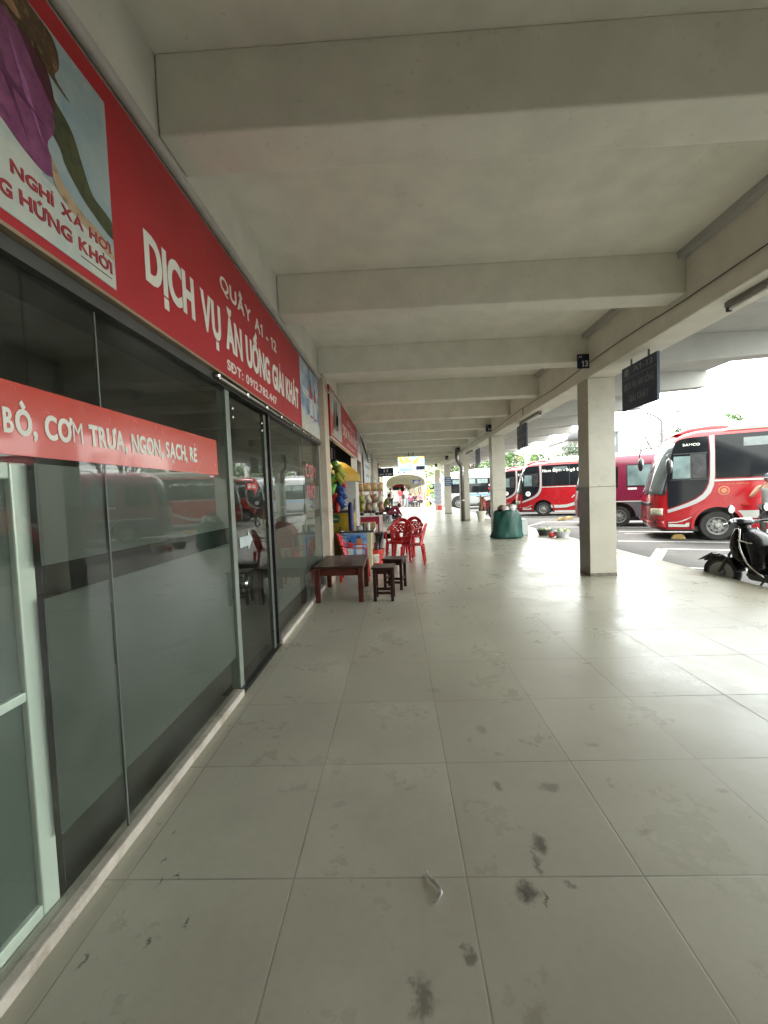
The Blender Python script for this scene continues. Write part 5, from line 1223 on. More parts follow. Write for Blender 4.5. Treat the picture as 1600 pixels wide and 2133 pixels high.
# green sack with rubbish
def sack():
    t = thing('sack', 'big dark green sack stuffed with rubbish before the second column', 'sack', (2.93, 11.15, 0)); t.scale = (1, 1, 1.2)
    GR = pm('sack_green', (.004, .055, .042), .5, var=.3, scale=5, bmp=.15, bscale=200)
    rr = random.Random(5); rings = []
    prof = [(.40, .0), (.42, .03), (.40, .12), (.385, .25), (.38, .38), (.365, .50), (.34, .58), (.30, .63)]
    for i, (r_, z) in enumerate(prof):
        ring_ = []
        for k in range(40):
            a = 2*PI*k/40
            f_ = 1 + .05*math.sin(5*a+z*6) + .035*math.sin(9*a-z*11) + .02*math.sin(17*a+i) + (.10*max(0, math.cos(a-PI))**8 + .10*max(0, math.cos(a))**8)*(1 if i < 2 else .2 if i == 2 else 0)
            ring_.append(Vector((r_*f_*math.cos(a), r_*.72*f_*math.sin(a), z + .03*math.sin(3*a)*(z > .5))))
        rings.append(ring_)
    q = MB(); q.loft(rings); q.obj('cloth', GR, t, smooth=True, sub=1)
    pl = pm('rubbish_white', (.60, .56, .56), .5, var=.4, scale=9)
    for i in range(9):
        a = rr.uniform(0, 2*PI); q = MB(); rad = rr.uniform(.07, .12)
        q.ball((rr.uniform(-.19, .19), rr.uniform(-.12, .1), .64+rr.uniform(-.01, .06)), rad, (1.2, 1, .7), 12, 8, f=lambda c: c*(1+.18*math.sin(c.x*9+i)*math.cos(c.y*8+c.z*7))); q.obj('rubbish', pl if i % 3 else pm('rubbish_brown', (.25, .18, .14), .6, var=.5, scale=10), t, smooth=True)
sack()
q = MB(); q.box(-.13, .13, -.16, .16, 0, .46); t = thing('control_box', 'grey metal box half hidden behind the green sack', 'box', (3.50, 11.75, 0))
q.obj('cabinet', pm('box_grey', (.36, .38, .38), .4, .2, var=.1), t, bev=.006)
q = MB(); q.box(-.11, .11, -.166, -.1605, .03, .43); q.obj('door', pm('box_door', (.40, .42, .42), .4, .2), t)
# potted plant
def pot_plant(x, y, lab, s=1.0):
    t = thing('potted_plant', lab, 'plant', (x, y, 0)); t.scale = (s, s, s)
    q = MB(); q.lathe([(.13, 0), (.19, .34), (.215, .36), (.215, .42), (.19, .42), (.18, .38), (.12, .36)], (0, 0, 0), 24); q.obj('pot', pm('pot_white', (.62, .60, .53), .5, dirt=.3), t)
    q = MB(); q.lathe([(.17, .37), (.001, .385)], (0, 0, 0), 16, cap=False); q.obj('soil', pm('soil', (.06, .04, .025), .9), t)
    q = MB(); q.tube([(0, 0, .37), (.01, 0, .6), (-.01, .02, .95), (.0, .0, 1.12)], [.05, .045, .035, .02], 8); q.tube([(.03, 0, .5), (.09, .03, .8), (.15, .05, 1.0)], [.03, .02, .012], 8); q.tube([(-.02, 0, .45), (-.09, .02, .7)], [.035, .012], 8); q.obj('stem', pm('cactus_brown', (.16, .09, .05), .8, var=.4, bmp=.2), t)
    q = MB(); rr = random.Random(int(x*10))
    for i in range(60):
        b_ = Vector(rr.choice([(0, 0, .95), (.15, .05, 1.0), (-.09, .02, .7), (.09, .03, .8)])); d_ = Vector((rr.uniform(-1, 1), rr.uniform(-1, 1), rr.uniform(-.2, 1))).normalized()*rr.uniform(.06, .16); s_ = d_.cross(Vector((0, 0, 1))).normalized()*.014
        v = [q.bm.verts.new(p) for p in (b_, b_+d_*.5+s_, b_+d_, b_+d_*.5-s_)]; q.bm.faces.new(v)
    q.obj('leaves', pm('plant_leaf', (.07, .12, .05), .6, var=.4), t)
pot_plant(3.55, 17.6, 'brown stemmed plant in a white pot between the second and third columns')
# baskets of vegetables on the platform edge
def basket(x, y, lab, col, seed):
    t = thing('basket', lab, 'basket', (x, y, 0), 0, 'vegetable baskets by the kerb')
    q = MB(); q.lathe([(.14, 0), (.20, .15), (.21, .15), (.21, .165), (.195, .165), (.135, .015)], (0, 0, 0), 20); q.obj('tub', col, t)
    return t
basket(4.30, 10.9, 'grey basin of yellow vegetables partly behind the nearest column', pm('basin_grey', (.45, .46, .48), .4), 1)
basket(4.05, 11.5, 'dark basket of greens left of the nearest column', pm('basket_dark', (.05, .05, .045), .6), 2)
vr = random.Random(9)
for i in range(14):
    bx, by = ((4.30, 10.9), (4.05, 11.5))[i % 2]; q = MB(); q.ball((0, 0, 0), .045, (1.3, 1, .8), 10, 7)
    tag(q.obj('vegetable', (pm('veg_yellow', (.55, .5, .15), .5), pm('veg_white', (.6, .62, .5), .5), pm('veg_green', (.2, .35, .08), .6))[i % 3], smooth=True, loc=(bx+vr.uniform(-.11, .11), by+vr.uniform(-.1, .1), .16+vr.uniform(0, .05))), '%s vegetable heaped in a basket by the kerb' % ('yellow', 'white', 'green')[i % 3], 'vegetable', 'heaped vegetables')
q = MB(); q.ball((4.05, 10.95, .07), .08, (1.2, 1, .85), 12, 8, f=lambda c: c*(1+.15*math.sin(c.x*8)*math.cos(c.y*9))); tag(q.obj('plastic_bag', pm('bag_red', (.5, .05, .05), .35, var=.3), smooth=True), 'crumpled red plastic bag beside the baskets', 'bag')
# scrap of white plastic on the floor
q = MB(); q.grid(lambda u, v: Vector((.075 + .020*math.sin(v*5) + (u-.5)*.016*(1.2-v), 1.27 + .11*v, .004 + .012*abs(math.sin(v*6+u))*u)), 4, 12); tag(q.obj('plastic_scrap', pm('scrap_white', (.7, .7, .68), .3), smooth=True, solid=.001), 'thin twisted scrap of white plastic on the near floor tiles', 'scrap')
# leaves and pebbles of litter
for i, (x, y) in enumerate(((-.83, 1.365), (-.81, 1.16), (-.6, 2.3), (-.72, 3.2), (.9, 3.0))):
    pass
# ================================================================ people
def skinned(name, chains, mat, parent, sub=1, head=None):
    """one continuous surface grown round connected joints: chains of (point, radius)"""
    verts, edges, rad, idx = [], [], [], {}
    for ch in chains:
        prev = None
        for p, r_ in ch:
            key = tuple(round(c, 4) for c in p)
            if key not in idx: idx[key] = len(verts); verts.append(p); rad.append(r_)
            i = idx[key]
            if prev is not None and prev != i: edges.append((prev, i))
            prev = i
    me = bpy.data.meshes.new(name); me.from_pydata([Vector(v) for v in verts], edges, []); o = bpy.data.objects.new(name, me); C.objects.link(o)
    md = o.modifiers.new('skin', 'SKIN'); md.use_smooth_shade = True
    if not me.skin_vertices: pass
    for i, r_ in enumerate(rad):
        sv = me.skin_vertices[0].data[i]; sv.radius = r_ if isinstance(r_, tuple) else (r_, r_); sv.use_root = (i == 0)
    s_ = o.modifiers.new('sub', 'SUBSURF'); s_.levels = sub; s_.render_levels = sub
    bpy.context.view_layer.update()
    dg = bpy.context.evaluated_depsgraph_get(); m2 = bpy.data.meshes.new_from_object(o.evaluated_get(dg))
    o.modifiers.clear(); o.data = m2
    if head:
        bm = bmesh.new(); bm.from_mesh(m2); q = MB(); q.bm.free(); q.bm = bm; hc, hd = head
        def face(c):
            x, y, z = c; v = Vector((x*.78, y*.92, z*1.12))
            if z < -.2: v.x *= 1-.22*(-z-.2); v.y += .05*(-z)*(y > 0)
            if y > .6 and abs(x) < .25 and -.35 < z < .15: v.y += .16*(1-abs(x)/.25)*(1-abs(z+.15)/.3)
            if y > .5 and .05 < z < .3 and .15 < abs(x) < .5: v.y -= .07
            return v
        rot = Vector((0, 1, 0)).rotation_difference(Vector(hd).normalized()).to_matrix()
        g = bmesh.ops.create_uvsphere(bm, u_segments=20, v_segments=14, radius=1)
        for vv in g['verts']: vv.co = Vector(hc) + rot @ (face(vv.co)*.098)
        for sx in (-1, 1):
            g = bmesh.ops.create_uvsphere(bm, u_segments=8, v_segments=6, radius=1)
            for vv in g['verts']: vv.co = Vector(hc) + rot @ Vector((sx*.082 + vv.co.x*.012, -.005+vv.co.y*.018, vv.co.z*.03))
        bm.to_mesh(m2); bm.free()
    m2.materials.clear(); m2.materials.append(mat)
    for p in m2.polygons: p.use_smooth = True
    if parent: o.parent = parent
    return o
SK = pm('skin', (.36, .20, .13), .5, var=.08); HR = pm('hair_black', (.012, .010, .010), .5, var=.3, scale=30)
def person(label, loc, rz, pose, top, bottom, group=None, skin=SK, shorts=False, sleeve=.5, cap=None, sc=1.0, cloth_rough=.8, bare_feet=False):
    """pose: joints in a frame facing +y, x = the person's left to right"""
    t = thing('person', label, 'person', loc, rz, group); t.scale = (sc, sc, sc)
    P = {k: Vector(v) for k, v in pose.items()}
    hd = P.get('look', Vector((0, 1, -.05)))
    ch = [[(P['pelvis'], (.14, .11)), (P['waist'], (.125, .095)), (P['chest'], (.15, .105)), (P['neck'], .055), (P['head']-Vector((0, 0, .06)), .06)]]
    for s in ('l', 'r'):
        ch.append([(P['chest'], (.15, .105)), (P['sh'+s], .06), (P['el'+s], .042), (P['wr'+s], .028)])
        ch.append([(P['pelvis'], (.14, .11)), (P['hip'+s], .085), (P['kn'+s], .057), (P['an'+s], .038), (P['to'+s], .03)])
        w_ = P['wr'+s]; d_ = (w_-P['el'+s]).normalized(); sd = d_.cross(Vector((0, 0, 1))); sd = sd.normalized() if sd.length > .1 else Vector((1, 0, 0)); up_ = sd.cross(d_)
        palm = w_ + d_*.06
        ch.append([(w_, .028), (palm, (.034, .018))])
        for i, ln in enumerate((.055, .07, .075, .065)):
            b_ = palm + sd*(i-1.5)*.017 + d_*.02
            ch.append([(palm, (.034, .018)), (b_, .009), (b_ + d_*ln*.55 - up_*.008, .0085), (b_ + d_*ln*.9 - up_*.03, .007)])
        th = w_ + d_*.025 + sd*.03
        ch.append([(w_, .028), (th, .011), (th + d_*.035 + sd*.012, .009)])
    skinned('body', ch, skin, t, 1, head=(P['head'], hd))
    tc_ = [[(P['pelvis'] + Vector((0, 0, -.02)), (.155, .125)), (P['waist'], (.145, .115)), (P['chest'], (.168, .122)), ((P['chest']+P['neck'])/2 + Vector((0, 0, .03)), (.10, .08))]]
    for s in ('l', 'r'):
        e_ = P['sh'+s].lerp(P['el'+s], sleeve) if sleeve > 0 else P['sh'+s].lerp(P['chest'], .25)
        tc_.append([(P['chest'], (.168, .122)), (P['sh'+s], .076 if sleeve > 0 else .066), (e_, .066 if sleeve > 0 else .06)])
        if sleeve > 1: tc_[-1] = [(P['chest'], (.168, .122)), (P['sh'+s], .076), (P['el'+s], .055), (P['wr'+s], .038)]
    skinned('top', tc_, top, t)
    bc = []
    for s in ('l', 'r'):
        c_ = [(P['pelvis'] + Vector((0, 0, .02)), (.158, .13)), (P['hip'+s], .105), (P['kn'+s], .075 if not shorts else .085)]
        if not shorts: c_.append((P['an'+s] + (P['kn'+s]-P['an'+s])*.06, .055))
        bc.append(c_)
    skinned('trousers' if not shorts else 'shorts', bc, bottom, t)
    for s in ('l', 'r'):
        q = MB(); a, b = P['an'+s], P['to'+s]; d_ = (b-a); d_.z = 0; d_ = d_.normalized() if d_.length > .01 else Vector((0, 1, 0))
        m = Matrix.Translation(a + d_*.07 + Vector((0, 0, -.03)))
        ang = math.atan2(d_.x, d_.y); g = bmesh.ops.create_uvsphere(q.bm, u_segments=14, v_segments=8, radius=1)
        for vv in g['verts']: vv.co = m @ Matrix.Rotation(-ang, 4, 'Z') @ Vector((vv.co.x*.048, vv.co.y*.135, max(-.6, vv.co.z)*.05))
        q.obj('shoe', pm('shoe_dark', (.04, .035, .03), .6), t, smooth=True)
    rot = Vector((0, 1, 0)).rotation_difference(hd.normalized()).to_matrix()
    def hair(c):
        v = Vector((c.x*.84, c.y*.96-.06, c.z*1.16+.08))
        if c.y > .35 and c.z < .55: v = Vector((v.x*.9, min(v.y, .55), max(v.z, .45)))
        if c.z < -.55: v.z = -.55
        return v
    q = MB(); g = bmesh.ops.create_uvsphere(q.bm, u_segments=20, v_segments=14, radius=1)
    for vv in g['verts']: vv.co = P['head'] + rot @ (hair(vv.co)*.106)
    q.obj('hair', HR, t, smooth=True)
    if cap:
        q = MB(); g = bmesh.ops.create_uvsphere(q.bm, u_segments=20, v_segments=12, radius=1)
        for vv in g['verts']: vv.co = P['head'] + rot @ Vector((vv.co.x*.098, vv.co.y*.115-.004, max(.15, vv.co.z)*.135+.012))
        g = bmesh.ops.create_uvsphere(q.bm, u_segments=16, v_segments=6, radius=1)
        for vv in g['verts']: vv.co = P['head'] + rot @ Vector((vv.co.x*.085, .10+vv.co.y*.085, .045+vv.co.z*.010-.02*max(0, vv.co.y)))
        q.obj('cap', cap, t, smooth=True)
    return t
def stand(**k):
    p = dict(pelvis=(0, 0, .93), waist=(0, 0, 1.08), chest=(0, 0, 1.30), neck=(0, .0, 1.47), head=(0, .02, 1.60), shl=(-.19, 0, 1.41), shr=(.19, 0, 1.41), ell=(-.23, -.02, 1.13), elr=(.23, -.02, 1.13),
             wrl=(-.22, .08, .90), wrr=(.22, .08, .90), hipl=(-.09, 0, .88), hipr=(.09, 0, .88), knl=(-.10, .03, .49), knr=(.10, .03, .49), anl=(-.10, 0, .09), anr=(.10, 0, .09), tol=(-.11, .14, .03), tor=(.11, .14, .03))
    p.update(k); return p
def sit(h=.40, lean=.05, **k):
    p = dict(pelvis=(0, 0, h+.10), waist=(0, lean*.3, h+.26), chest=(0, lean, h+.47), neck=(0, lean*1.6, h+.64), head=(0, lean*2.2+.02, h+.76), shl=(-.18, lean, h+.57), shr=(.18, lean, h+.57), ell=(-.23, lean+.08, h+.32), elr=(.23, lean+.08, h+.32),
             wrl=(-.12, lean+.30, h+.26), wrr=(.12, lean+.30, h+.26), hipl=(-.09, .05, h+.09), hipr=(.09, .05, h+.09), knl=(-.13, .42, h+.08), knr=(.13, .42, h+.08), anl=(-.13, .44, .09), anr=(.13, .44, .09), tol=(-.14, .57, .03), tor=(.14, .57, .03))
    p.update(k); return p
cl_ = lambda n, c: pm('cloth_'+n, c, .85, var=.15, scale=9, bmp=.1)
# the standing person at the right edge, hand raised to the mouth
person('person in a grey sleeveless top and dark cap with a hand raised to the face', (8.66, 9.85, -.2), R(125),
       stand(elr=(.32, .14, 1.15), wrr=(.10, .19, 1.40), ell=(-.27, .02, 1.15), wrl=(-.2, .12, 1.0), look=(.1, 1, -.1)), cl_('grey', (.26, .26, .25)), cl_('dark', (.04, .035, .035)), sleeve=0, cap=pm('cap_dark', (.04, .045, .06), .7), sc=.96)
# far group in the corridor
def low_stool(x, y, h, lab, mat):
    t = thing('stool', lab, 'stool', (x, y, 0), 0, 'low stools far down the corridor')
    q = MB(); q.box(-.15, .15, -.15, .15, h-.04, h); q.obj('seat', mat, t, bev=.01)
    for a in (-1, 1):
        for b in (-1, 1): q = MB(); q.tube([(a*.12, b*.12, h-.04), (a*.14, b*.14, 0)], .016, 6); q.obj('leg', mat, t)
GS = pm('stool_grey', (.25, .25, .25), .5); BSt = pm('stool_black', (.03, .03, .03), .5); RS = pm('stool_red', (.35, .03, .03), .4)
q = MB(); q.box(-.85, -.50, 20.1, 20.95, .40, .45); tag(q.obj('bench', pm('bench_wood', (.12, .08, .05), .5)), 'bench board the person in olive sits on', 'bench')
person('person in an olive shirt seated on a bench by the left wall', (-.66, 20.5, 0), R(-80), sit(.44, .12), cl_('olive', (.19, .20, .06)), cl_('ink', (.03, .03, .04)), sleeve=.9)
person('person in maroon trousers bending forward beside the one in olive', (-.45, 20.0, 0), R(-75), sit(.30, .30, chest=(0, .34, .62), neck=(0, .46, .70), head=(0, .56, .70), wrl=(-.1, .6, .3), wrr=(.1, .6, .3), ell=(-.2, .5, .42), elr=(.2, .5, .42), shl=(-.17, .38, .66), shr=(.17, .38, .66), waist=(0, .12, .50)), cl_('maroon', (.25, .04, .07)), cl_('wine', (.17, .03, .05)), sleeve=1.5)
low_stool(-.52, 20.0, .28, 'low grey stool under the person bending forward', GS)
q = MB(); q.lathe([(.10, 0), (.14, .33), (.15, .33), (.15, .35), (.001, .35)], (-.62, 19.5, 0), 16, cap=False); tag(q.obj('bin', pm('bin_grey', (.22, .21, .19), .6), smooth=False), 'grey bin on the floor near the people by the left wall', 'bin')
q = MB(); q.lathe([(.09, 0), (.12, .28), (.001, .28)], (-.40, 19.4, 0), 16, cap=False); tag(q.obj('bin', pm('bin_lilac', (.35, .33, .42), .6), smooth=False), 'pale lilac tub beside the grey bin', 'tub')
q = MB(); q.ball((0, 0, .12), .17, (1.3, .8, .7), 14, 9); q.tube(hermite([(-.1, 0, .2), (0, 0, .30), (.1, 0, .2)], 4), .012, 6); tag(q.obj('bag', M['black'], smooth=True, loc=(-.03, 20.6, 0)), 'black bag lying on the floor in the corridor', 'bag')
q = MB(); q.ball((0, 0, .10), .12, (1.5, .7, .5), 12, 8); tag(q.obj('bag', M['black'], smooth=True, loc=(-.27, 21.6, 0)), 'smaller black bag behind the other floor bag', 'bag')
person('person in a white top and dark trousers standing behind the seated pair', (-.48, 29.5, 0), R(30), stand(), cl_('white', (.6, .6, .58)), cl_('ink', (.03, .03, .04)), sleeve=.9)
person('person in a white shirt and pale blue trousers walking with a black bag', (.80, 37.0, 0), R(-140), stand(knl=(-.1, .1, .5), anl=(-.1, .12, .09), tol=(-.1, .26, .03), knr=(.1, -.02, .5), anr=(.1, -.16, .1), tor=(.1, -.03, .03)), cl_('white', (.6, .6, .58)), cl_('paleblue', (.35, .45, .5)), sleeve=.9)
q = MB(); q.box(-.14, .14, -.07, .07, 0, .36); tag(q.obj('shoulder_bag', M['black'], bev=.03, loc=(.52, 36.8, .82)), 'black shoulder bag at the side of the walking person', 'bag')
q = MB()
person('person in a red top standing behind the one in white', (.30, 39.5, 0), R(160), stand(), cl_('redtop', (.5, .05, .06)), cl_('pink', (.5, .25, .27)), sleeve=.9)
person('person in a salmon pink shirt seated at the right of the far group', (2.05, 36.4, 0), R(150), sit(.42, .10), cl_('salmon', (.62, .16, .20)), cl_('ink', (.03, .03, .04)), sleeve=.9)
person('person in a plum shirt seated with back to the camera in the far group', (1.20, 36.6, 0), R(10), sit(.36, .05), cl_('plum', (.22, .04, .10)), cl_('ink', (.03, .03, .04)), sleeve=.9)
person('person in black seated behind the one in plum', (1.65, 38.0, 0), R(170), sit(.40, .05), cl_('black', (.03, .03, .035)), cl_('ink', (.03, .03, .04)), sleeve=1.5)
person('person in grey seated at the left end of the far group table', (1.25, 38.4, 0), R(200), sit(.40, .05), cl_('grey', (.26, .26, .25)), cl_('ink', (.03, .03, .04)), sleeve=.9)
low_stool(2.05, 36.4, .40, 'low red stool under the person in salmon pink', RS); low_stool(1.20, 36.6, .34, 'low black stool under the person in plum', BSt)
low_stool(1.65, 38.0, .38, 'low black stool under the person in black', BSt); low_stool(1.25, 38.4, .38, 'low red stool under the person in grey', RS)
low_table((1.62, 37.2, 0), .7, .5, .5, 'white topped low table among the far seated group', M['white'], GS)
# motorbike and plant clutter behind the second column
def motorbike(loc, rz, lab, col, grp='motorbikes'):
    t = thing('motorbike', lab, 'motorbike', loc, rz, grp)
    for x in (.62, -.62):
        q = MB(); q.lathe([(.22, -.03), (.27, -.03), (.29, 0), (.27, .03), (.22, .03)], (0, 0, 0), 26, ax=1, cap=False); w_ = q.obj('wheel', RUB, t, loc=(x, 0, .29))
        q = MB()
        for k in range(8): a = PI*k/8; q.tube([(.22*math.cos(a), 0, .22*math.sin(a)), (-.22*math.cos(a), 0, -.22*math.sin(a))], .006, 5)
        q.obj('spokes', M['chrome'], w_)
    q = MB(); q.tube([(.62, .05, .29), (.42, .04, .80), (.36, .03, .98)], .022, 8); q.tube([(.62, -.05, .29), (.42, -.04, .80), (.36, -.03, .98)], .022, 8); q.obj('fork', M['dark_steel'], t)
    q = MB(); q.loft([[Vector((x, y*w_, z)) for y, z in ((-1, z0), (1, z0), (1, z1), (-1, z1))] for x, w_, z0, z1 in ((.42, .10, .45, .92), (.30, .16, .35, .80), (.12, .06, .34, .48), (-.1, .08, .36, .60), (-.3, .12, .42, .76), (-.8, .06, .66, .82))]); q.obj('body', col, t, bev=.02)
    q = MB(); q.loft([[Vector((x, y*w_, z)) for y, z in ((-1, z0), (1, z0), (1, z1), (-1, z1))] for x, w_, z0, z1 in ((-.02, .09, .68, .74), (-.3, .13, .76, .82), (-.75, .10, .82, .87))]); q.obj('seat', M['black'], t, bev=.02)
    q = MB(); q.tube(hermite([(.28, -.34, 1.02), (.36, -.15, 1.0), (.38, 0, .98), (.36, .15, 1.0), (.28, .34, 1.02)], 4), .016, 8); q.ball((.44, 0, .93), .08, (1, 1.1, .9), 12, 8); q.obj('handlebar', M['black'], t, smooth=True)
    for s in (-1, 1):
        q = MB(); q.tube([(.33, s*.22, 1.01), (.31, s*.27, 1.16)], .006, 5); q.ball((.31, s*.28, 1.2), .055, (.3, 1, .8), 12, 8); q.obj('mirror', M['black'], t, smooth=True)
    q = MB(); q.box(-.15, .2, -.10, .10, .18, .36); q.tube([(.05, -.13, .2), (-.7, -.15, .30)], .035, 8); q.obj('engine', M['dark_steel'], t)
    return t
motorbike((4.15, 19.4, 0), R(100), 'red and black motorbike parked left of the second column behind the white pot', pm('moto_red', (.35, .02, .02), .25, coat=.5))
# goods cart with yellow parasol, far right of the corridor
t = thing('vending_cart', 'vending cart hung with yellow goods beyond the farthest columns', 'cart', (3.35, 38.2, 0))
q = MB(); q.box(-.5, .5, -.35, .35, .45, .85); q.obj('body', pm('cart_white', (.6, .6, .56), .4), t, bev=.02)
for x in (-.4, .4): q = MB(); q.lathe([(.2, -.02), (.22, 0), (.2, .02)], (x, -.3, .22), 20, ax=1); q.obj('wheel', RUB, t)
for x in (-.45, .45): q = MB(); q.tube([(x, 0, .85), (x, 0, 3.0)], .02, 6); q.obj('pole', M['chrome'], t)
q = MB(); q.box(-.55, .55, -.4, .4, 1.25, 1.5); q.obj('yellow_awning', pm('awning_yellow', (.65, .48, .03), .5, var=.2), t, bev=.02)
hm = [pm('toy_yellow', (.65, .5, .05), .4), pm('toy_red', (.6, .08, .05), .4), pm('toy_white', (.7, .68, .6), .4), pm('toy_green', (.15, .35, .12), .4)]
for i in range(16):
    x = -.45 + .3*(i % 4) + rnd.uniform(-.05, .05); z = 1.0 + .42*(i//4) + rnd.uniform(-.06, .06)
    q = MB(); q.ball((0, 0, 0), rnd.uniform(.09, .15), (1, .6, rnd.uniform(.8, 1.5)), 10, 7); tag(q.obj('toy', hm[(i*7) % 4], smooth=True, loc=(3.35+x, 37.78, z)), ('yellow', 'red', 'white', 'green')[(i*7) % 4] + ' inflated toy hanging on the far vending cart', 'toy', 'toys on the vending cart')
q = MB(); q.lathe([(.25, 0), (.25, .05), (.14, .12), (.05, .55), (.03, .6)], (0, 0, 0), 16); tag(q.obj('traffic_cone', pm('cone_yellow', (.6, .45, .05), .5, var=.6, scale=3), loc=(2.75, 36.5, 0)), 'yellow and black marker cone at the foot of the first arch post', 'cone')
q = MB(); q.box(-.16, .16, -.12, .12, 0, .32); tag(q.obj('crate', pm('crate_red', (.55, .05, .04), .4), bev=.02, loc=(3.0, 29.4, 0)), 'red crate on the floor before the pale notice board', 'crate')
# ================================================================ arched steel shelter
CRM = pm('cream_steel', (.45, .42, .30), .4, var=.05)
ar = thing('arched_shelter', 'cream steel shelter with an arched roof continuing the corridor', 'shelter', (.83, 38.5, 0))
def arch(hw, z0, zt, n=14): return [(hw*math.cos(PI*k/n), z0+(zt-z0)*math.sin(PI*k/n)**.75) for k in range(n+1)]
for k in range(17):
    y = k*4.0
    pts = arch(1.88, 2.05, 3.05)
    q = MB(); q.tube([(1.88, y, 0), ] + [(x, y, z) for x, z in pts] + [(-1.88, y, 0)], .055, 6); q.obj('frame', CRM, ar)
    if k < 8:
        for s in (-1, 1):
            q = MB(); q.tube([(s*2.12, y, 0), (s*2.12, y, 3.3)], .05, 6); q.tube([(s*1.88, y, 2.05), (s*2.9, y, 3.0), (s*2.12, y, 3.3)], .035, 6); q.tube([(s*2.12, y, 1.9), (s*2.9, y, 3.0)], .03, 6); q.obj('outer_post', CRM, ar)
q = MB(); A = arch(1.93, 2.05, 3.12, 20); q.grid(lambda u, v: Vector((A[min(20, round(u*20))][0], v*68, A[min(20, round(u*20))][1])), 20, 17); q.obj('roof_skin', pm('shelter_roof', (.40, .38, .31), .6, var=.1, scale=1), ar, solid=.02)
q = MB(); q.box(-2.95, 2.95, -.10, -.04, 3.28, 3.36); q.box(-2.0, 2.0, -.09, -.05, 3.10, 3.16); q.obj('front_beam', CRM, ar)
q = MB()
for x in range(-5, 6): q.tube([(x*.5, -.07, 3.33), (x*.5+.25, -.07, 3.75)], .02, 5); q.tube([(x*.5+.25, -.07, 3.75), (x*.5+.5, -.07, 3.33)], .02, 5)
q.box(-2.8, 2.95, -.09, -.05, 3.73, 3.79); q.obj('front_truss', CRM, ar)
t = thing('banner', 'white banner with a teal triangle above the arched shelter entrance', 'banner', (1.2, 38.3, 3.4))
q = MB(); q.box(-1.9, 1.7, 0, .02, 0, .75); q.obj('cloth', M['white'], t)
flatpoly('teal_triangle', [(.45, .12), (1.45, .12), (1.45, .6)], pm('teal', (.08, .26, .22), .5), t, lambda u, v, w_: Vector((u, -w_-.001, v)))
t = thing('platform_sign', 'blue sign hanging inside the arched shelter', 'sign', (2.0, 41.5, 2.15))
q = MB(); q.box(-.36, .36, 0, .04, 0, .42); q.obj('board', pm('sign_blue', (.04, .06, .32), .4), t)
q = MB(); q.box(-.2, .25, -.004, -.0005, .28, .33); q.box(-.26, .30, -.004, -.0005, .17, .23); q.box(-.3, .32, -.004, -.0005, .06, .12); q.obj('lettering', M['signwhite'], t)
q = MB(); q.tube([(.3, .02, .42), (.3, .02, .85)], .015, 6); q.obj('hanger', M['black'], t)
# a bus and a white van at the far end of the shelter
def far_bus(loc, rz, lab, col):
    t = thing('bus', lab, 'bus', loc, rz, 'buses in the far yard')
    q = MB(); q.loft([[Vector((x, y, z)) for x, y in ((-a, -b), (a, -b), (a, b), (-a, b))] for a, b, z in ((1.15, 3.6, .35), (1.2, 3.75, .7), (1.2, 3.7, 1.5), (1.12, 3.55, 2.6), (.9, 3.3, 2.95))]); q.obj('body', col, t, bev=.08)
    q = MB(); q.prism([(-1.05, 1.25), (1.05, 1.25), (1.0, 2.45), (-1.0, 2.45)], -3.78, -3.5, lambda u, v, w_: Vector((u, w_ + (v-1.25)*.12, v))); q.obj('windscreen', BG, t, bev=.03)
    for s in (-1, 1):
        q = MB(); q.box(s*1.215-.012, s*1.215+.0, -3.2, 3.4, 1.45, 2.35); q.obj('side_window', BG, t)
        for y in (-2.3, 2.2): q = MB(); q.lathe([(.2, -.1), (.45, -.12), (.47, 0), (.45, .12), (.2, .12)], (s*1.1, y, .47), 20, ax=0); q.obj('wheel', RUB, t)
        q = MB(); q.box(s*.8-.18, s*.8+.18, -3.84, -3.74, .62, .82); q.obj('headlight', M['signwhite'], t)
    return t
RB = MATS['bus_red']
far_bus((.3, 84, 0), R(0), 'red bus closing the far end of the arched shelter', RB); far_bus((3.6, 92, 0), R(10), 'second red bus beside the one at the shelter end', RB)
far_bus((8.2, 62, -.2), R(-60), 'red bus in the yard right of the arched shelter', RB); far_bus((7.6, 50, -.2), R(-62), 'white and green bus in the yard right of the arched shelter', pm('bus_pale', (.6, .62, .58), .3)); far_bus((-9, 70, -.2), R(20), 'red bus in the yard left of the arched shelter', RB)
t = thing('van', 'white van parked on the far path inside the shelter', 'van', (-.45, 56, 0))
q = MB(); q.loft([[Vector((x, y, z)) for x, y in ((-a, y0), (a, y0), (a, y1), (-a, y1))] for a, y0, y1, z in ((.85, -2.1, 2.1, .25), (.9, -2.2, 2.2, .6), (.88, -2.15, 2.2, 1.0), (.75, -1.9, 1.3, 1.55), (.66, -1.7, 1.1, 1.7))]); q.obj('body', M['white'], t, bev=.05)
q = MB(); q.prism([(-.72, 1.05), (.72, 1.05), (.62, 1.5), (-.62, 1.5)], -2.12, -1.7, lambda u, v, w_: Vector((u, w_ + (v-1.0)*.4, v))); q.obj('rear_window', BG, t)
for s in (-1, 1):
    for y in (-1.4, 1.4): q = MB(); q.lathe([(.15, -.09), (.3, -.1), (.31, 0), (.3, .1), (.15, .1)], (s*.8, y, .31), 18, ax=0); q.obj('wheel', RUB, t)
    q = MB(); q.box(s*.78-.06, s*.78+.06, -2.22, -2.16, .7, .95); q.obj('tail_light', pm('marker_red', (.35, .03, .01), .25), t)
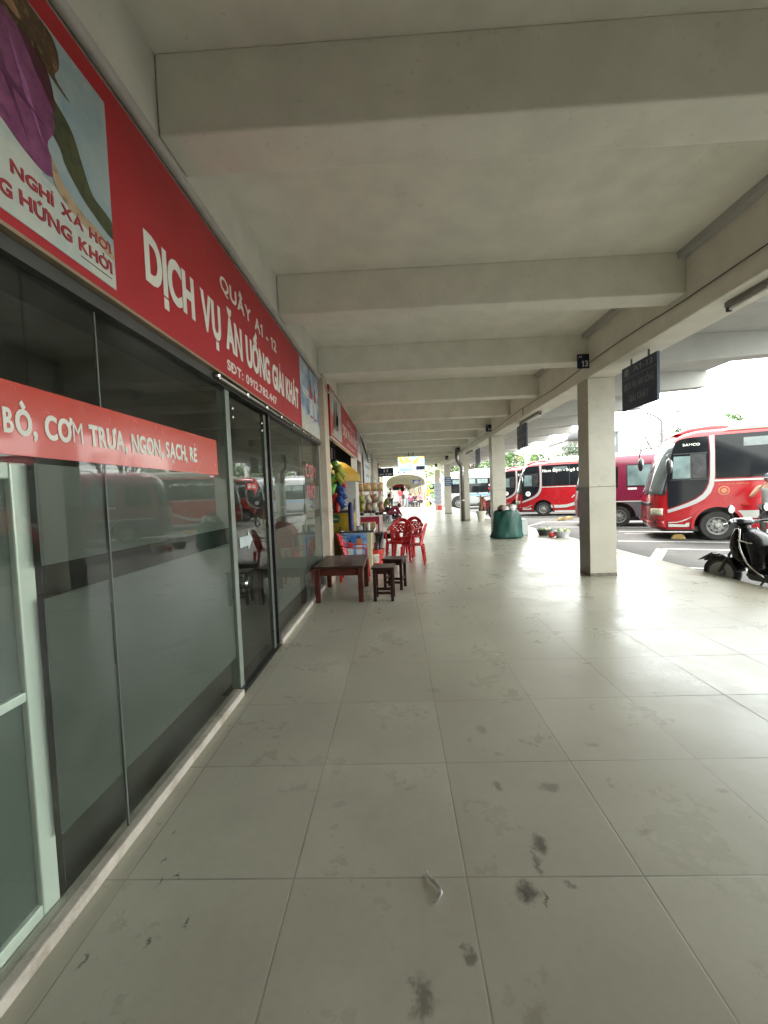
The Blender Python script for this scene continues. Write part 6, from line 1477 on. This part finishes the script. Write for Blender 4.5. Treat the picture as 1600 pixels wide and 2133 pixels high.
# ================================================================ trees, lamp, houses
BK = pm('bark', (.10, .075, .055), .9, var=.3, bmp=.3)
LF = [pm('leaves_mid', (.065, .125, .030), .6, var=.5, scale=.9), pm('leaves_light', (.11, .19, .045), .6, var=.5, scale=.9), pm('leaves_dark', (.035, .075, .03), .6, var=.5, scale=.9)]
def tree(x, y, h, rad, lab, m=0, n=2600, leaf=.20, seed=1, squash=.8, trunk=.16, grp='trees beyond the yard', open_=0.0):
    rr = random.Random(seed); t = thing('tree', lab, 'tree', (x, y, -.2), 0, grp)
    q = MB(); top = Vector((rr.uniform(-.3, .3), rr.uniform(-.3, .3), h*.62)); q.tube(hermite([(0, 0, 0), (rr.uniform(-.15, .15), 0, h*.3), top], 4), [trunk*(1-.06*i) for i in range(9)], 8)
    blobs = []
    for i in range(13):
        a = rr.uniform(0, 2*PI); e = rr.uniform(-.45, 1.0); rd = rad*rr.uniform(.35, .8)*math.cos(e*.9)
        c = Vector((math.cos(a)*rd, math.sin(a)*rd, h - rad*squash*1.0 + rad*squash*.75*math.sin(e*1.3))); blobs.append((c, rad*rr.uniform(.25, .42)))
        q.tube([top*rr.uniform(.6, 1), (top+c)/2 + Vector((0, 0, -.1)), c], [trunk*.4, trunk*.25, trunk*.08], 5)
    q.obj('trunk', BK, t)
    q = MB()
    for i in range(n):
        c, br = blobs[rr.randrange(len(blobs))]
        d = Vector((rr.gauss(0, 1), rr.gauss(0, 1), rr.gauss(0, 1))).normalized()*br*(rr.random()**.35)*(1.0 + open_*rr.random()); d.z *= .75; p = c+d
        s_ = leaf*rr.uniform(.5, 1.25); u_ = Vector((rr.gauss(0, 1), rr.gauss(0, 1), rr.gauss(0, .6))).normalized(); v_ = u_.cross(Vector((rr.gauss(0, 1), rr.gauss(0, 1), rr.gauss(0, 1)))).normalized()
        q.bm.faces.new([q.bm.verts.new(p + k) for k in (u_*s_*.5, v_*s_*.28, -u_*s_*.5, -v_*s_*.28)])
    q.obj('crown', LF[m], t)
for a in ((10.2, 42, 6.2, 2.6, 'dense green tree just right of the third column', 0, 3000, .22, 1), (8.0, 45, 6.6, 2.4, 'broad tree seen between the third and fourth columns', 1, 2600, .22, 2), (13.3, 47, 6.4, 2.9, 'light green tree left of the hanging navy board', 1, 3200, .22, 3),
          (16.2, 50, 6.2, 2.6, 'green tree left of the small house with a red roof', 0, 3000, .22, 4), (23.4, 56, 7.2, 2.2, 'sparse feathery tree before the ornate white house', 2, 1300, .28, 5, 1.0, .12), (21.2, 58, 5.8, 1.5, 'small sparse tree beside the feathery one', 2, 700, .25, 6),
          (27.5, 56, 6.6, 2.5, 'low green tree in front of the ornate white house', 1, 2400, .24, 7), (31.6, 56, 6.4, 2.7, 'bushy tree right of the nearest column', 1, 2800, .24, 8), (34.5, 54, 6.0, 2.8, 'yellowish green tree left of the nearest bus', 1, 2800, .24, 9),
          (38.2, 48, 9.4, 2.2, 'tree top showing over the roof of the nearest bus', 0, 1600, .24, 10), (30.2, 44, 7.3, 1.2, 'little dark tree tip over the red bus visor', 2, 900, .2, 13), (5.5, 75, 8, 3.4, 'far tree behind the vending cart', 1, 1800, .32, 11), (-7, 60, 7, 3.2, 'far tree left of the arched shelter', 0, 1800, .32, 12), (9.2, 66, 8, 3.2, 'far tree right of the arched shelter', 0, 1800, .32, 14)):
    tree(*a[:9] if len(a) == 9 else a[:9], **({'squash': a[9], 'trunk': a[10]} if len(a) > 9 else {})) if False else tree(a[0], a[1], a[2], a[3], a[4], a[5], a[6], a[7], a[8])
# bare tree
def bare(x, y, h, lab, seed):
    rr = random.Random(seed); t = thing('bare_tree', lab, 'tree', (x, y, -.2))
    tq = MB(); bq = MB()
    def br(p, d, l, r_, dep):
        e = p + d*l; (tq if dep == 0 else bq).tube([p, (p+e)/2 + Vector((rr.uniform(-.05, .05)*l,)*3), e], [r_, r_*.8, r_*.6], 5 if dep else 7)
        if dep >= 5: return
        for _ in range(3 if dep < 4 else 2):
            nd = (d + Vector((rr.uniform(-.75, .75), rr.uniform(-.75, .75), rr.uniform(-.1, .5)))).normalized(); br(e, nd, l*rr.uniform(.6, .82), r_*.58, dep+1)
    br(Vector((0, 0, 0)), Vector((0, 0, 1)), h*.36, .26, 0); tq.obj('trunk', BK, t); bq.obj('branches', BK, t)
bare(29.8, 48, 7.9, 'bare branched tree in front of the double street lamp', 4)
t = thing('street_lamp', 'grey street lamp with two curved arms above the buses', 'lamp', (28.4, 45, -.2))
q = MB(); q.tube([(0, 0, 0), (0, 0, 8.1)], [.2, .13], 10); q.obj('pole', M['dark_steel'], t)
for s in (-1, 1):
    q = MB(); q.tube(hermite([(0, 0, 7.6), (s*.12, 0, 8.15), (s*.6, 0, 8.6), (s*1.5, 0, 8.95)], 6), .09, 8); am = q.obj('arm', M['dark_steel'], t, smooth=True)
    q = MB(); q.ball((s*1.75, 0, 9.02), .42, (1, .4, .2), 12, 7); q.obj('lamp_head', M['dark_steel'], am, smooth=True)
def house(nm, lab, x0, x1, y0, d, h, wallm, roofm, rows, cols, flat=False, wm=None):
    t = thing(nm, lab, 'building', ((x0+x1)/2, y0, -.2)); w_ = (x1-x0)/2
    q = MB(); q.box(-w_, w_, 0, d, 0, h); q.obj('wall', wallm, t)
    if flat: q = MB(); q.box(-w_-.2, w_+.2, -.2, d+.2, h, h+.3); q.obj('roof', roofm, t)
    else: q = MB(); q.prism([(-w_-.3, h), (w_+.3, h), (0, h+w_*.7)], -.3, d+.3, lambda u, v, k: Vector((u, k, v))); q.obj('roof', roofm, t)
    for r_ in range(rows):
        for c in range(cols):
            cx = -w_ + (c+.5)*2*w_/cols; z = h - 1.6 - r_*3.0
            if z < .5: continue
            q = MB(); q.box(cx-.42, cx+.42, -.06, -.003, z-.6, z+.7); f_ = q.obj('window', wm or M['white'], t); q = MB(); q.box(cx-.32, cx+.32, -.075, -.062, z-.5, z+.6); q.obj('pane', BG, f_)
    return t
WW = pm('house_white', (.34, .33, .30), .8, var=.1, dirt=.3, scale=1); GT = pm('house_grey', (.10, .11, .12), .7, var=.1); RR = pm('roof_red', (.40, .07, .04), .7, var=.2); DR = pm('roof_dark', (.07, .07, .075), .7)
t = house('ornate_house', 'tall ornate white house with a dark roof, cut by the nearest column', 29.2, 33.0, 72, 8, 9.3, WW, DR, 2, 3)
q = MB(); q.lathe([(1.5, 9.3), (1.45, 10.0), (1.1, 10.7), (.4, 11.1), (.05, 11.2)], (0, 0, 0), 16); q.obj('dome', DR, t, smooth=True)
q = MB()
for x in (-1.7, -.85, 0, .85, 1.7): q.lathe([(.12, 7.6), (.09, 8.3), (.12, 9.2)], (x, -.35, 0), 8)
q.box(-2.0, 2.0, -.6, 0, 7.4, 7.6); q.obj('balcony', WW, t)
house('grey_tower', 'dark grey narrow building with a white framed window right of the nearest column', 34.5, 38.2, 72, 8, 10.4, GT, GT, 3, 2, True)
house('small_house', 'small house with a red gabled roof beyond the Ngô Đồng bus', 20.0, 22.6, 66, 5, 6.3, WW, RR, 2, 2)
house('white_block', 'pale rendered building between the third column and the trees', 9.4, 10.9, 52, 6, 6.3, WW, WW, 1, 1, True)
house('row_house', 'low pale house row behind the trees at the right', 36, 46, 74, 6, 6.2, WW, DR, 2, 5, True)
house('row_house', 'cream house row far behind the arched shelter', -16, -4, 110, 8, 7.5, WW, RR, 2, 6); house('row_house', 'white house row behind the yard left of the trees', 6, 18, 95, 8, 8.5, WW, DR, 2, 6, True)
house('row_house', 'tall pale house at the end behind the shelter', -2, 5, 125, 8, 9.0, WW, RR, 2, 4)
wq = MB(); wq.box(4, 90, 62, 62.25, -.2, 2.3); tag(wq.obj('yard_wall', WW), 'long low pale wall along the far side of the bus yard', 'wall')
wq = MB(); wq.box(-60, -7, 80, 80.25, -.2, 2.3); tag(wq.obj('yard_wall', WW), 'low pale wall left of the arched shelter', 'wall')
t = thing('concrete_post', 'white thick post beside the tree behind the Ngô Đồng bus', 'post', (13.2, 42, -.2))
q = MB(); q.lathe([(.22, 0), (.22, 4.9), (.35, 4.95), (.35, 5.2), (.2, 5.3)], (0, 0, 0), 14); q.obj('shaft', M['white'], t)
for s in (-1, 1): q = MB(); q.tube(hermite([(s*.2, 0, 4.3), (s*.5, 0, 4.9), (s*1.0, 0, 4.9), (s*1.3, 0, 4.5)], 5), .04, 6); q.obj('bracket', M['white'], t, smooth=True)
ww = MB()
for z0, z1, y in ((8.2, 6.8, 50), (7.7, 6.2, 50.5), (7.5, 5.7, 51), (6.9, 6.4, 52)): ww.tube(hermite([(5, y, z0), (14, y, (z0+z1)/2-.5), (26, y+2, z1), (40, y+4, z1+.6), (60, y+8, z1+1.8)], 6), .028, 5)
tag(ww.obj('power_lines', M['dark_steel']), 'thin overhead power lines crossing the sky beyond the yard', 'cables')
